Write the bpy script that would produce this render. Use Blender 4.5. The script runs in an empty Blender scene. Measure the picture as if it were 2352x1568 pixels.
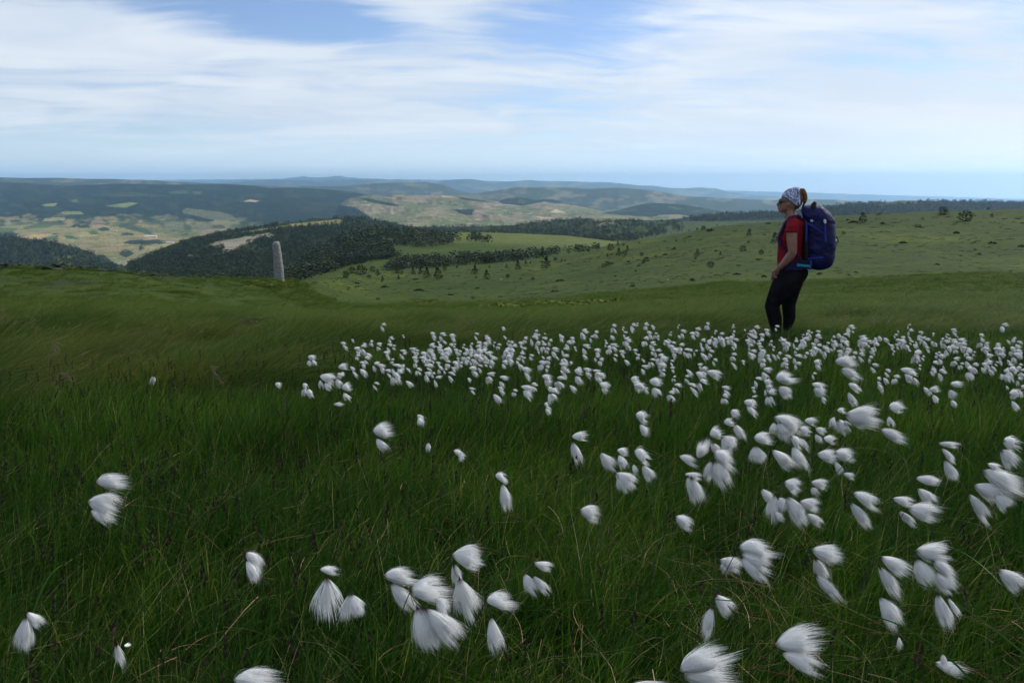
import bpy, bmesh, math, random
import numpy as np
from mathutils import Vector, Matrix
from mathutils.bvhtree import BVHTree

random.seed(7)
RNG = np.random.default_rng(11)
S = bpy.context.scene
COL = S.collection
R = math.radians

# ------------------------------------------------------------------ camera
CAMZ = 1.0
FPX = 1800.0                      # focal length in units of a 2352 px wide picture
PITCH = math.atan(0.2)
cam_d = bpy.data.cameras.new('camera')
cam = bpy.data.objects.new('camera', cam_d)
COL.objects.link(cam)
cam.location = (0, 0, CAMZ)
cam.rotation_euler = (math.pi / 2 - PITCH, 0, 0)
cam_d.sensor_width = 36.0
cam_d.lens = FPX / 2352 * 36.0
cam_d.clip_start = 0.05
cam_d.clip_end = 120000
cam_d.dof.use_dof = False
S.camera = cam

# ------------------------------------------------------------------ view
S.view_settings.view_transform = 'Standard'
S.view_settings.look = 'None'
S.view_settings.gamma = 1
S.view_settings.use_curve_mapping = False
S.view_settings.exposure = 0.30
S.render.engine = 'CYCLES'
S.cycles.max_bounces = 4
S.cycles.use_adaptive_sampling = True
S.cycles.adaptive_threshold = 0.03
S.cycles.adaptive_min_samples = 20
S.cycles.diffuse_bounces = 2
S.cycles.transmission_bounces = 2
S.cycles.volume_bounces = 2
S.cycles.transparent_max_bounces = 6

# ------------------------------------------------------------------ sun + sky
SUN_EL, SUN_AZ = R(42), R(46)      # azimuth clockwise from +Y (the view direction) : from the right, a bit ahead
sd = bpy.data.lights.new('sun', 'SUN')
sd.energy = 2.9
sd.angle = R(10)
sd.color = (1.0, 0.95, 0.88)
sun = bpy.data.objects.new('sun', sd)
COL.objects.link(sun)
sv = Vector((math.sin(SUN_AZ) * math.cos(SUN_EL), math.cos(SUN_AZ) * math.cos(SUN_EL), math.sin(SUN_EL)))
sun.rotation_euler = sv.to_track_quat('Z', 'Y').to_euler()
sun.location = (20, 10, 30)


class NT:
    """tiny node-tree helper"""
    def __init__(s, tree):
        s.t = tree; s.n = tree.nodes; s.l = tree.links
    def new(s, typ, **kw):
        nd = s.n.new(typ)
        for k, v in kw.items():
            setattr(nd, k, v)
        return nd
    def put(s, sock, v):
        if hasattr(v, 'is_linked') or isinstance(v, bpy.types.NodeSocket):
            s.l.new(v, sock)
        else:
            if sock.type == 'RGBA' and len(v) == 3:
                v = (*v, 1)
            sock.default_value = v
    def math(s, op, a, b=None, c=None, clamp=False):
        nd = s.new('ShaderNodeMath', operation=op, use_clamp=clamp)
        s.put(nd.inputs[0], a)
        if b is not None: s.put(nd.inputs[1], b)
        if c is not None: s.put(nd.inputs[2], c)
        return nd.outputs[0]
    def vmath(s, op, a, b=None):
        nd = s.new('ShaderNodeVectorMath', operation=op)
        s.put(nd.inputs[0], a)
        if b is not None: s.put(nd.inputs[1], b)
        return nd.outputs[0]
    def mix(s, f, a, b, blend='MIX'):
        nd = s.new('ShaderNodeMix', data_type='RGBA', blend_type=blend)
        s.put(nd.inputs[0], f); s.put(nd.inputs[6], a); s.put(nd.inputs[7], b)
        return nd.outputs[2]
    def noise(s, vec, scale, detail=3, rough=.55, out='Fac', dist=0.0):
        nd = s.new('ShaderNodeTexNoise')
        if vec is not None: s.l.new(vec, nd.inputs['Vector'])
        nd.inputs['Scale'].default_value = scale
        nd.inputs['Detail'].default_value = detail
        nd.inputs['Roughness'].default_value = rough
        nd.inputs['Distortion'].default_value = dist
        return nd.outputs[out]
    def ramp(s, f, a, b, lo=0., hi=1.):
        nd = s.new('ShaderNodeMapRange', interpolation_type='SMOOTHSTEP')
        s.put(nd.inputs[0], f)
        nd.inputs[1].default_value = a; nd.inputs[2].default_value = b
        nd.inputs[3].default_value = lo; nd.inputs[4].default_value = hi
        return nd.outputs[0]


world = bpy.data.worlds.new('World')
S.world = world
world.use_nodes = True
w = NT(world.node_tree)
w.n.clear()
sky = w.new('ShaderNodeTexSky', sky_type='NISHITA')
sky.sun_disc = False
sky.sun_elevation = SUN_EL
sky.sun_rotation = SUN_AZ
sky.altitude = 1400
sky.air_density = 1.0
sky.dust_density = 0.6
sky.ozone_density = 1.6
tc = w.new('ShaderNodeTexCoord')
sep = w.new('ShaderNodeSeparateXYZ')
w.l.new(tc.outputs['Generated'], sep.inputs[0])
X, Y, Z = sep.outputs
zz = w.math('ADD', w.math('MAXIMUM', Z, 0.0), 0.11)
cx = w.math('DIVIDE', X, zz); cy = w.math('DIVIDE', Y, zz)
cmb = w.new('ShaderNodeCombineXYZ')
w.l.new(cx, cmb.inputs[0]); w.l.new(cy, cmb.inputs[1])
# streaks run across the picture, slightly tilted
mp = w.new('ShaderNodeMapping')
mp.inputs['Rotation'].default_value = (0, 0, R(-14))
mp.inputs['Scale'].default_value = (0.72, 0.95, 1)
w.l.new(cmb.outputs[0], mp.inputs[0])
warp = w.noise(mp.outputs[0], 0.7, 3, .6, 'Color')
wv = w.vmath('ADD', mp.outputs[0], w.vmath('MULTIPLY', w.vmath('SUBTRACT', warp, (.5, .5, .5)), (1.6, .9, 0)))
nb = w.noise(wv, 0.55, 5, .58)
nf = w.noise(w.vmath('MULTIPLY', wv, (.5, 1.5, 1)), 3.0, 5, .64)


def blob(cxp, cyp, sx, sy, amp):
    """a broad gap or bank in the cloud sheet, centred on a sky direction"""
    u = (cxp - 1176) / FPX; v = (784 - cyp) / FPX
    d = Vector((u, math.cos(PITCH) + v * math.sin(PITCH), -math.sin(PITCH) + v * math.cos(PITCH)))
    d.normalize()
    dx = w.math('DIVIDE', w.math('SUBTRACT', X, d.x), sx)
    dz = w.math('DIVIDE', w.math('SUBTRACT', Z, d.z), sz_ := sy)
    front = w.ramp(Y, 0.0, .3)
    r2 = w.math('ADD', w.math('MULTIPLY', dx, dx), w.math('MULTIPLY', dz, dz))
    e = w.math('EXPONENT', w.math('MULTIPLY', r2, -1.0))
    return w.math('MULTIPLY', w.math('MULTIPLY', e, amp), front)


dens = w.math('ADD', w.math('MULTIPLY', nb, 1.0), w.math('MULTIPLY', w.math('SUBTRACT', nf, .5), .68))
for b in ((600, 30, .19, .032, -.29), (760, 70, .08, .02, -.12), (1280, 60, .08, .03, -.11), (990, 40, .07, .018, .11), (1500, 20, .12, .03, -.06),
          (1000, -10, .05, .012, .2), (1950, 140, .12, .02, -.10), (1700, 225, .25, .015, -.08), (1200, 220, .07, .012, -.08),
          (300, 350, .5, .022, -.10), (1650, 370, .22, .02, -.10), (2200, 215, .15, .01, -.05),
          (500, 160, .3, .05, .10), (1100, 170, .25, .04, .10), (2000, 70, .12, .05, .16), (1400, 330, .5, .03, .08), (2300, 330, .2, .05, .12), (2180, 170, .22, .045, .13), (60, 60, .14, .05, .20), (1720, 60, .08, .04, .08), (780, 60, .07, .02, -.10)):
    dens = w.math('ADD', dens, blob(*b))
cov = w.ramp(dens, .29, .63)
thick = w.ramp(w.noise(wv, 1.1, 3, .6), .35, .75)
cloud_col = w.mix(thick, (6.5, 7.3, 8.3), (8.3, 8.7, 9.1))
warm = w.ramp(w.math('ADD', X, w.math('MULTIPLY', Z, -1.2)), .1, .55)
cloud_col = w.mix(w.math('MULTIPLY', warm, .6), cloud_col, (8.2, 8.0, 7.9))
# clear sky: Nishita
blue = w.mix(1.0, sky.outputs[0], (1.0, 1.02, 1.14), 'MULTIPLY')
covm = w.math('MULTIPLY', cov, .93)
skyc = w.mix(covm, blue, cloud_col)
# the air whitens and brightens towards the horizon
skyc = w.mix(w.ramp(Z, .09, 0.0, 0, .75), skyc, w.mix(warm, (8.0, 9.9, 11.4), (10.6, 11.1, 11.3)))
lp = w.new('ShaderNodeBackground')
w.l.new(skyc, lp.inputs[0])
lp.inputs[1].default_value = 0.089
wo = w.new('ShaderNodeOutputWorld')
w.l.new(lp.outputs[0], wo.inputs[0])


# ------------------------------------------------------------------ projection helpers
SP, CP = math.sin(PITCH), math.cos(PITCH)
def at(px, py, Y):
    """world point on the line of sight (2352-px picture coordinates) at forward distance Y"""
    u = (np.asarray(px, float) - 1176) / FPX; v = (784 - np.asarray(py, float)) / FPX
    dx, dy, dz = u, CP + v * SP, -SP + v * CP
    k = Y / dy
    return np.stack(np.broadcast_arrays(dx * k, dy * k, CAMZ + dz * k), -1)
def ray(px, py):
    u = (px - 1176) / FPX; v = (784 - py) / FPX
    return Vector((u, CP + v * SP, -SP + v * CP))
def proj(P):
    P = np.asarray(P, float)
    x, y, z = P[..., 0], P[..., 1], P[..., 2] - CAMZ
    f = y * CP - z * SP; up = y * SP + z * CP
    return 1176 + FPX * x / f, 784 - FPX * up / f
def Z1(x, y): return (x * .3335, 373.2 + y * .3335)
def Z2(x, y): return (784.3 + x * .3335, 373.2 + y * .3335)
def Z3(x, y): return (1568.7 + x * .333, 373.2 + y * .333)


# ------------------------------------------------------------------ value noise (numpy)
class VN:
    def __init__(s, seed):
        s.g = np.random.default_rng(seed).random((256, 256))
    def __call__(s, x, y):
        xi = np.floor(x).astype(int); yi = np.floor(y).astype(int)
        fx = x - xi; fy = y - yi
        fx = fx * fx * (3 - 2 * fx); fy = fy * fy * (3 - 2 * fy)
        g = s.g
        a = g[xi & 255, yi & 255]; b = g[(xi + 1) & 255, yi & 255]
        c = g[xi & 255, (yi + 1) & 255]; d = g[(xi + 1) & 255, (yi + 1) & 255]
        return (a * (1 - fx) + b * fx) * (1 - fy) + (c * (1 - fx) + d * fx) * fy
    def fbm(s, x, y, o=4, r=.5):
        t = 0; a = 1; n = 0
        for i in range(o):
            t = t + a * s(x * 2 ** i + i * 17.3, y * 2 ** i + i * 9.1); n += a; a *= r
        return t / n
vn = VN(3); vn2 = VN(8)


# ------------------------------------------------------------------ objects
def tag(o, label=None, cat=None, group=None, kind=None):
    if label: o['label'] = label
    if cat: o['category'] = cat
    if group: o['group'] = group
    if kind: o['kind'] = kind
    return o
def empty(name, loc=(0, 0, 0), rz=0):
    o = bpy.data.objects.new(name, None)
    COL.objects.link(o)
    o.location = loc; o.rotation_euler = (0, 0, rz); o.empty_display_size = .1
    return o
def mesh_of(name, V, F, mats=(), smooth=True, midx=None):
    me = bpy.data.meshes.new(name)
    me.from_pydata([tuple(v) for v in V], [], [tuple(f) for f in F])
    for m in (mats if isinstance(mats, (list, tuple)) else [mats]):
        me.materials.append(m)
    if midx is not None:
        me.polygons.foreach_set('material_index', np.asarray(midx, dtype=np.int32))
    if smooth:
        me.polygons.foreach_set('use_smooth', np.ones(len(me.polygons), bool))
    me.update()
    return me
def link(name, me, parent=None, link_=True):
    o = bpy.data.objects.new(name, me)
    if link_: COL.objects.link(o)
    if parent: o.parent = parent
    return o
def fattr(me, name, vals):
    a = me.attributes.new(name, 'FLOAT', 'POINT'); a.data.foreach_set('value', np.asarray(vals, np.float32))
def cattr(me, name, cols):
    a = me.attributes.new(name, 'FLOAT_COLOR', 'POINT')
    c = np.ones((len(cols), 4), np.float32); c[:, :3] = cols
    a.data.foreach_set('color', c.ravel())


# ------------------------------------------------------------------ materials
def mat(name, col=(.5, .5, .5), rough=.8, spec=.3):
    m = bpy.data.materials.new(name); m.use_nodes = True
    k = NT(m.node_tree)
    b = k.n['Principled BSDF']
    b.inputs['Base Color'].default_value = (*col, 1)
    b.inputs['Roughness'].default_value = rough
    b.inputs['Specular IOR Level'].default_value = spec
    return m, k, b
def mottled(name, c1, c2, scale, rough=.85, spec=.2, bump=0.0, bscale=None, coord='Object', detail=5):
    m, k, b = mat(name, c1, rough, spec)
    t = k.new('ShaderNodeTexCoord')
    n = k.noise(t.outputs[coord], scale, detail, .6)
    k.l.new(k.mix(k.ramp(n, .35, .65), c1, c2), b.inputs['Base Color'])
    if bump:
        bn = k.new('ShaderNodeBump'); bn.inputs['Strength'].default_value = bump
        bn.inputs['Distance'].default_value = .01
        k.l.new(k.noise(t.outputs[coord], bscale or scale * 3, 4, .6), bn.inputs['Height'])
        k.l.new(bn.outputs[0], b.inputs['Normal'])
    return m
def land_mat(name, scale, amp=.55, bump=1.0, bdist=4.0):
    """vertex land-cover colour x fine mottling"""
    m, k, b = mat(name, (.1, .1, .1), .95, .05)
    g = k.new('ShaderNodeNewGeometry')
    at_ = k.new('ShaderNodeAttribute', attribute_name='Col')
    n1 = k.noise(g.outputs['Position'], scale, 6, .65)
    n2 = k.noise(g.outputs['Position'], scale * 7, 3, .7)
    f = k.math('ADD', k.math('MULTIPLY', n1, .6), k.math('MULTIPLY', n2, .4))
    f = k.ramp(f, .32, .68, 1 - amp, 1 + amp)
    cm = k.new('ShaderNodeCombineXYZ')
    for i in range(3): k.l.new(f, cm.inputs[i])
    k.l.new(k.mix(1.0, at_.outputs['Color'], cm.outputs[0], 'MULTIPLY'), b.inputs['Base Color'])
    bn = k.new('ShaderNodeBump'); bn.inputs['Strength'].default_value = bump
    bn.inputs['Distance'].default_value = bdist
    k.l.new(n2, bn.inputs['Height']); k.l.new(bn.outputs[0], b.inputs['Normal'])
    return m


# ------------------------------------------------------------------ near ground
CREST = [(-900, 605, 50), (-400, 610, 50), (0, 617, 50), (160, 620, 50), (250, 625, 50), (330, 633, 50), (450, 636, 54), (600, 641, 72), (690, 643, 115),
         (784, 637, 215), (870, 621, 330), (1000, 613, 360), (1100, 607, 370), (1184, 599, 370), (1290, 586, 360), (1400, 561, 350), (1500, 543, 340),
         (1568, 533, 330), (1640, 519, 330), (1700, 512, 330), (1800, 507, 325), (1900, 497, 320), (2000, 492, 320), (2100, 487, 320), (2200, 484, 320),
         (2352, 480, 320), (2900, 470, 320), (3600, 465, 320)]
_cp = at([c[0] for c in CREST], [c[1] for c in CREST], 1.0)
_ca = _cp[:, 0]; _cT = CAMZ - _cp[:, 2]; _cD = np.array([c[2] for c in CREST], float)
FS = np.array([0, .12, .30, .53, .73, .85, 1.0]); FF = np.array([0, .17, .30, .42, .52, .72, 1.0])
T9 = (1.0 + .085 * 9) / 9
def ground(x, y, bumps=True):
    x = np.asarray(x, float); y = np.asarray(y, float)
    a = x / np.maximum(y, 1.0)
    Tc = np.interp(a, _ca, _cT); D = np.interp(a, _ca, _cD)
    d = np.maximum(y, 9.0)
    s = np.log(d / 9) / np.log(D / 9)
    T = T9 + (Tc - T9) * np.interp(np.clip(s, 0, 1), FS, FF)
    z = 1.0 - T * d
    z_back = (1.0 - Tc * D) - (d - D) * (Tc + .16)
    z = np.where(d > D, z_back, z)
    z = np.where(y < 9.0, -.085 * y, z)
    if bumps:
        amp = np.clip(y / 6, .25, 1) * .09
        z = z + (vn.fbm(x * .9 + 40, y * .9 + 40, 4) - .5) * amp
        far = np.clip((y - 30) / 100, 0, 1) * np.clip((D * .98 - y) / (D * .15), 0, 1)
        z = z + (vn.fbm(x * .05 + 10, y * .05 + 10, 5) - .5) * 2.0 * far
    return z

def build_ground():
    na = 420
    aa = np.linspace(-1.35, 1.35, na)
    dd = np.concatenate([np.linspace(-5.5, .4, 12), np.geomspace(.6, 9, 70), np.geomspace(9.2, 320, 190)])
    # rows adapt to the crest distance of each column
    V = []
    A, Dn = np.meshgrid(aa, dd)
    X_ = A * (Dn + 6)
    Y_ = Dn
    back = np.geomspace(325, 700, 14)
    A2, B2 = np.meshgrid(aa, back)
    X_ = np.vstack([X_, A2 * (B2 + 6)]); Y_ = np.vstack([Y_, B2])
    Zg = ground(X_, Y_)
    V = np.stack([X_, Y_, Zg], -1)
    return V
def grid_mesh(name, V, m, cols=None):
    nr, nc = V.shape[:2]
    idx = np.arange(nr * nc).reshape(nr, nc)
    F = np.stack([idx[:-1, :-1], idx[:-1, 1:], idx[1:, 1:], idx[1:, :-1]], -1).reshape(-1, 4)
    me = mesh_of(name, V.reshape(-1, 3), F, m)
    if cols is not None: cattr(me, 'Col', cols.reshape(-1, 3))
    return me, F

m_ground, k, b = mat('moor_soil_and_turf', (.03, .04, .015), .95, .1)
g = k.new('ShaderNodeNewGeometry')
P = g.outputs['Position']
sx = k.new('ShaderNodeSeparateXYZ'); k.l.new(P, sx.inputs[0])
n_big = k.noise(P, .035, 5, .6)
n_mid = k.noise(P, .35, 5, .65)
n_fin = k.noise(P, 6, 4, .7)
soil = k.mix(k.ramp(n_fin, .35, .7), (.010, .011, .005), (.028, .025, .012))
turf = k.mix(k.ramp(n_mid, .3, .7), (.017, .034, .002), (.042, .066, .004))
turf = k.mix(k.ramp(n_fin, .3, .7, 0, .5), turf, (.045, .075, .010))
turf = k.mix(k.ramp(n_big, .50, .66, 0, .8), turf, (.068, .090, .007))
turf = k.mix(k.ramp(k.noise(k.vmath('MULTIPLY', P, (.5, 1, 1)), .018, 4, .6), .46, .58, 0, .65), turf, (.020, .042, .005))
heath = k.mix(k.ramp(n_fin, .3, .7), (.017, .030, .008), (.036, .050, .014))
hmask = k.math('MULTIPLY', k.ramp(k.noise(P, .16, 6, .72), .535, .60), .9)
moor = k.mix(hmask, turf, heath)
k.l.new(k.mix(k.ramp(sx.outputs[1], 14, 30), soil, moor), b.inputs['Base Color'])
bn = k.new('ShaderNodeBump'); bn.inputs['Strength'].default_value = .7; bn.inputs['Distance'].default_value = .1
k.l.new(k.noise(P, 3.0, 5, .75), bn.inputs['Height']); k.l.new(bn.outputs[0], b.inputs['Normal'])

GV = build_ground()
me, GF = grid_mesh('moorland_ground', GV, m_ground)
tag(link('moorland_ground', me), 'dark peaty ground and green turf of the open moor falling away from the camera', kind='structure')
BV = {'near': BVHTree.FromPolygons([tuple(v) for v in GV.reshape(-1, 3)], [tuple(f) for f in GF])}

# ------------------------------------------------------------------ hill sheets
def pl(pts):
    p = np.array(pts, float)
    return lambda x: np.interp(x, p[:, 0], p[:, 1])
def inpoly(px, py, poly):
    poly = np.array(poly, float)
    ins = np.zeros(px.shape, bool)
    j = len(poly) - 1
    for i in range(len(poly)):
        xi, yi = poly[i]; xj, yj = poly[j]
        c = ((yi > py) != (yj > py)) & (px < (xj - xi) * (py - yi) / (yj - yi + 1e-12) + xi)
        ins ^= c
        j = i
    return ins
def sheet(name, x0, x1, levels, label, colf, m, ncol=300, nrow=60, rough=0.0, rfreq=.02, key=None, drop=.25, gully=0.0, crestrough=0.0):
    """levels: from the foot to the crest, each (polyline, distance or distance polyline); land then falls away behind the crest"""
    px = np.linspace(x0, x1, ncol)
    L = [(f(px), (D(px) if callable(D) else np.full(ncol, float(D)))) for f, D in levels]
    n = len(L)
    t = np.linspace(0, n - 1, nrow)
    rows = []; scr = []
    for tt in t:
        i = min(int(tt), n - 2); f = tt - i
        py = L[i][0] * (1 - f) + L[i + 1][0] * f
        D = np.exp(np.log(L[i][1]) * (1 - f) + np.log(L[i + 1][1]) * f)
        if rough:
            fr = math.sin(math.pi * min(tt / (n - 1) * .9 + .1, 1.0)) * .9 + .1 if tt < n - 1 else .0
            py = py - (vn2.fbm(px * rfreq, tt * 2.3 + px * 0 + 5, 4) - .5) * rough * fr
        if gully:
            fr = math.sin(math.pi * tt / (n - 1))
            gv = np.abs(vn.fbm(px * rfreq * 1.7 + tt * .5, px * 0 + tt * 2.6, 4) - .5) * 2
            D = D * (1 + (gv - .25) * gully * fr)
        if crestrough and tt == n - 1:
            py = py - (vn.fbm(px * .11, px * 0 + 3, 3) - .5) * crestrough
        rows.append(at(px, py, D)); scr.append(np.stack([px, py], -1))
    crest = rows[-1]
    for q in (.04, .12, .3, .6):
        D = crest[:, 1]
        pb = crest.copy()
        pb[:, 1] = D * (1 + q)
        pb[:, 0] = crest[:, 0] * (1 + q)
        T = (CAMZ - crest[:, 2]) / D
        pb[:, 2] = CAMZ - T * D * (1 + q) - D * q * drop
        rows.append(pb); scr.append(scr[-1])
    V = np.array(rows); SC = np.array(scr)
    cols = colf(SC[..., 0], SC[..., 1], V)
    me, F = grid_mesh(name, V, m, cols)
    o = tag(link(name, me), label, kind='structure')
    if key: BV[key] = BVHTree.FromPolygons([tuple(v) for v in V.reshape(-1, 3)], [tuple(f) for f in F])
    return o
def base(shape, c):
    o = np.empty(shape + (3,)); o[:] = c; return o
def blend(c, mask, col):
    mask = np.asarray(mask, float)[..., None]
    return c * (1 - mask) + np.array(col) * mask
def sst(x, a, b):
    t = np.clip((x - a) / (b - a), 0, 1); return t * t * (3 - 2 * t)

FOREST = (.014, .030, .020)

# far ridges (their blue comes from the haze)
def c_far(px, py, V):
    c = base(px.shape, (.045, .062, .04))
    c = blend(c, sst(vn.fbm(px * .03, py * .12, 4), .55, .7), (.16, .15, .09))
    return c
m_far = land_mat('distant_hill_cover', .0012, .35, .5, 60)
sheet('far_mountain_range', -600, 3000, [(pl([(-600, 445), (3000, 475)]), 36000),
      (pl([(-600, 413), (0, 414), (350, 413), (520, 412), (640, 411), (672, 408), (700, 405), (722, 408), (745, 407), (780, 404), (800, 407), (850, 410), (900, 412), (1100, 414), (1200, 422), (1400, 430), (1660, 437), (1900, 444), (2000, 447), (2352, 457), (3000, 462)]), 44000)],
      'pale blue farthest mountains faint on the horizon', c_far, m_far, 400, 12, crestrough=2.5)
sheet('jagged_far_ridge', 500, 2300, [(pl([(500, 445), (2300, 470)]), 23000),
      (pl([(500, 421), (620, 413), (700, 415), (784, 412.5), (880, 412), (930, 414), (1000, 418), (1020, 413.5), (1080, 411), (1110, 415), (1170, 417), (1210, 414), (1240, 415.5), (1330, 417), (1400, 419), (1470, 426), (1500, 427), (1530, 431), (1568, 433), (1605, 431), (1640, 432), (1668, 440), (1720, 446), (1760, 450), (1785, 451), (1820, 456), (2300, 475)]), 28000)],
      'blue jagged ridge left of the hiker, far away', c_far, m_far, 400, 20, rough=8, crestrough=2.0)
sheet('left_far_plateau', -900, 800, [(pl([(-900, 450), (800, 452)]), 12000),
      (pl([(-900, 405), (-300, 406), (0, 407.5), (60, 409), (130, 408.5), (200, 411), (260, 411), (300, 413), (350, 414), (420, 418), (480, 421), (560, 424), (700, 432), (800, 450)]), 15000)],
      'long flat blue plateau on the left horizon', c_far, m_far, 260, 20, rough=5)
sheet('second_blue_ridge', 560, 1250, [(pl([(560, 462), (1250, 470)]), 13000),
      (pl([(560, 432), (640, 427), (720, 428), (784, 428), (860, 421), (900, 420), (980, 419), (1020, 425), (1060, 440), (1120, 452), (1250, 468)]), 15500)],
      'rounded blue ridge in front of the jagged ridge', c_far, m_far, 200, 20, rough=8)
sheet('third_blue_ridge', 980, 2600, [(pl([(980, 490), (2600, 500)]), 10000),
      (pl([(980, 462), (1090, 445), (1184, 430.5), (1300, 431), (1350, 434), (1420, 431), (1500, 437), (1568, 450), (1668, 455), (1760, 460), (1852, 458), (1919, 459), (1962, 463), (2050, 472), (2600, 490)]), 12500)],
      'broad blue ridge passing behind the hiker', c_far, m_far, 260, 24, rough=8, gully=.03, rfreq=.03)

# brown and green hills in the middle
def c_moors(px, py, V):
    n = vn.fbm(px * .02, py * .07, 5); n2 = vn2.fbm(px * .06 + 4, py * .2, 4)
    c = base(px.shape, (.17, .185, .08))
    c = blend(c, sst(n, .42, .68), (.27, .22, .135))
    c = blend(c, sst(n2, .56, .68) * .5, (.06, .085, .04))
    c = blend(c, sst(vn2.fbm(px * .05 + 9, py * .3, 3), .68, .73) * .7, (.38, .31, .2))
    for poly in ([Z2(120, 245), (784.3 + 60, 455), Z2(390, 290), Z2(395, 305), Z2(280, 290), Z2(180, 270)],
                 [Z2(760, 325), Z2(910, 320), Z2(905, 360), Z2(850, 360)],
                 [Z2(-400, 200), Z2(-60, 240), Z2(0, 295), Z2(100, 310), Z2(200, 375), Z2(190, 400), Z2(-400, 480)],
                 [Z2(790, 237), Z2(860, 245), Z2(1060, 275), Z2(980, 272), Z2(830, 258)]):
        c = blend(c, inpoly(px, py, poly), FOREST)
    for poly in ([Z2(310, 240), Z2(385, 238), Z2(370, 253), Z2(330, 252)], [Z2(1430, 345), Z2(1480, 320), Z2(1540, 345), Z2(1500, 348)],
                 [Z2(690, 226), Z2(780, 238), Z2(770, 242), Z2(690, 240)], [Z2(1340, 370), Z2(1440, 380), Z2(1440, 388), Z2(1370, 388)]):
        c = blend(c, inpoly(px, py, poly), (.5, .36, .2))
    return c
m_moors = land_mat('heath_hill_cover', .004, .4, 1, 40)
sheet('heath_hills', 600, 2100, [(pl([(600, 560), (760, 530), (2100, 525)]), 5000), (pl([(600, 552), (730, 530), (790, 500), (1000, 490), (1300, 494), (2100, 510)]), 6500),
      (pl([(600, 545), (700, 528), (765, 480), (800, 456), (850, 446), (890, 452), (900, 447), (1000, 449), (1020, 448), (1060, 451), (1100, 457), (1150, 464), (1200, 469), (1250, 462), (1300, 468), (1330, 474), (1400, 487), (1450, 492), (1560, 489), (1600, 487), (1660, 488), (1720, 492), (2100, 505)]), 8500)],
      'pale brown and green rounded hills in the middle distance', c_moors, m_moors, 500, 90, rough=14, gully=.05, rfreq=.02)
c_wood = lambda px, py, V: blend(base(px.shape, FOREST), sst(vn.fbm(px * .05, py * .2, 3), .6, .72), (.06, .075, .035))
sheet('wooded_knoll', 1120, 1360, [(pl([(1120, 472), (1200, 472), (1360, 486)]), 8100),
      (pl([(1120, 471), (1140, 464), (1165, 455), (1190, 452.5), (1215, 456), (1230, 460), (1250, 458), (1270, 458), (1300, 464), (1330, 474), (1360, 485)]), 8600)],
      'small dark wooded knoll on the brown hills', c_wood, m_far, 120, 12)
sheet('wooded_hill_behind_hiker', 1380, 1760, [(pl([(1380, 505), (1760, 505)]), 6800),
      (pl([(1380, 490), (1430, 480), (1480, 468), (1520, 466.5), (1568, 470), (1620, 478), (1660, 486), (1760, 496)]), 7600)],
      'dark blue wooded hill left of the hiker', c_wood, m_far, 120, 16, rough=5)

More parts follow.
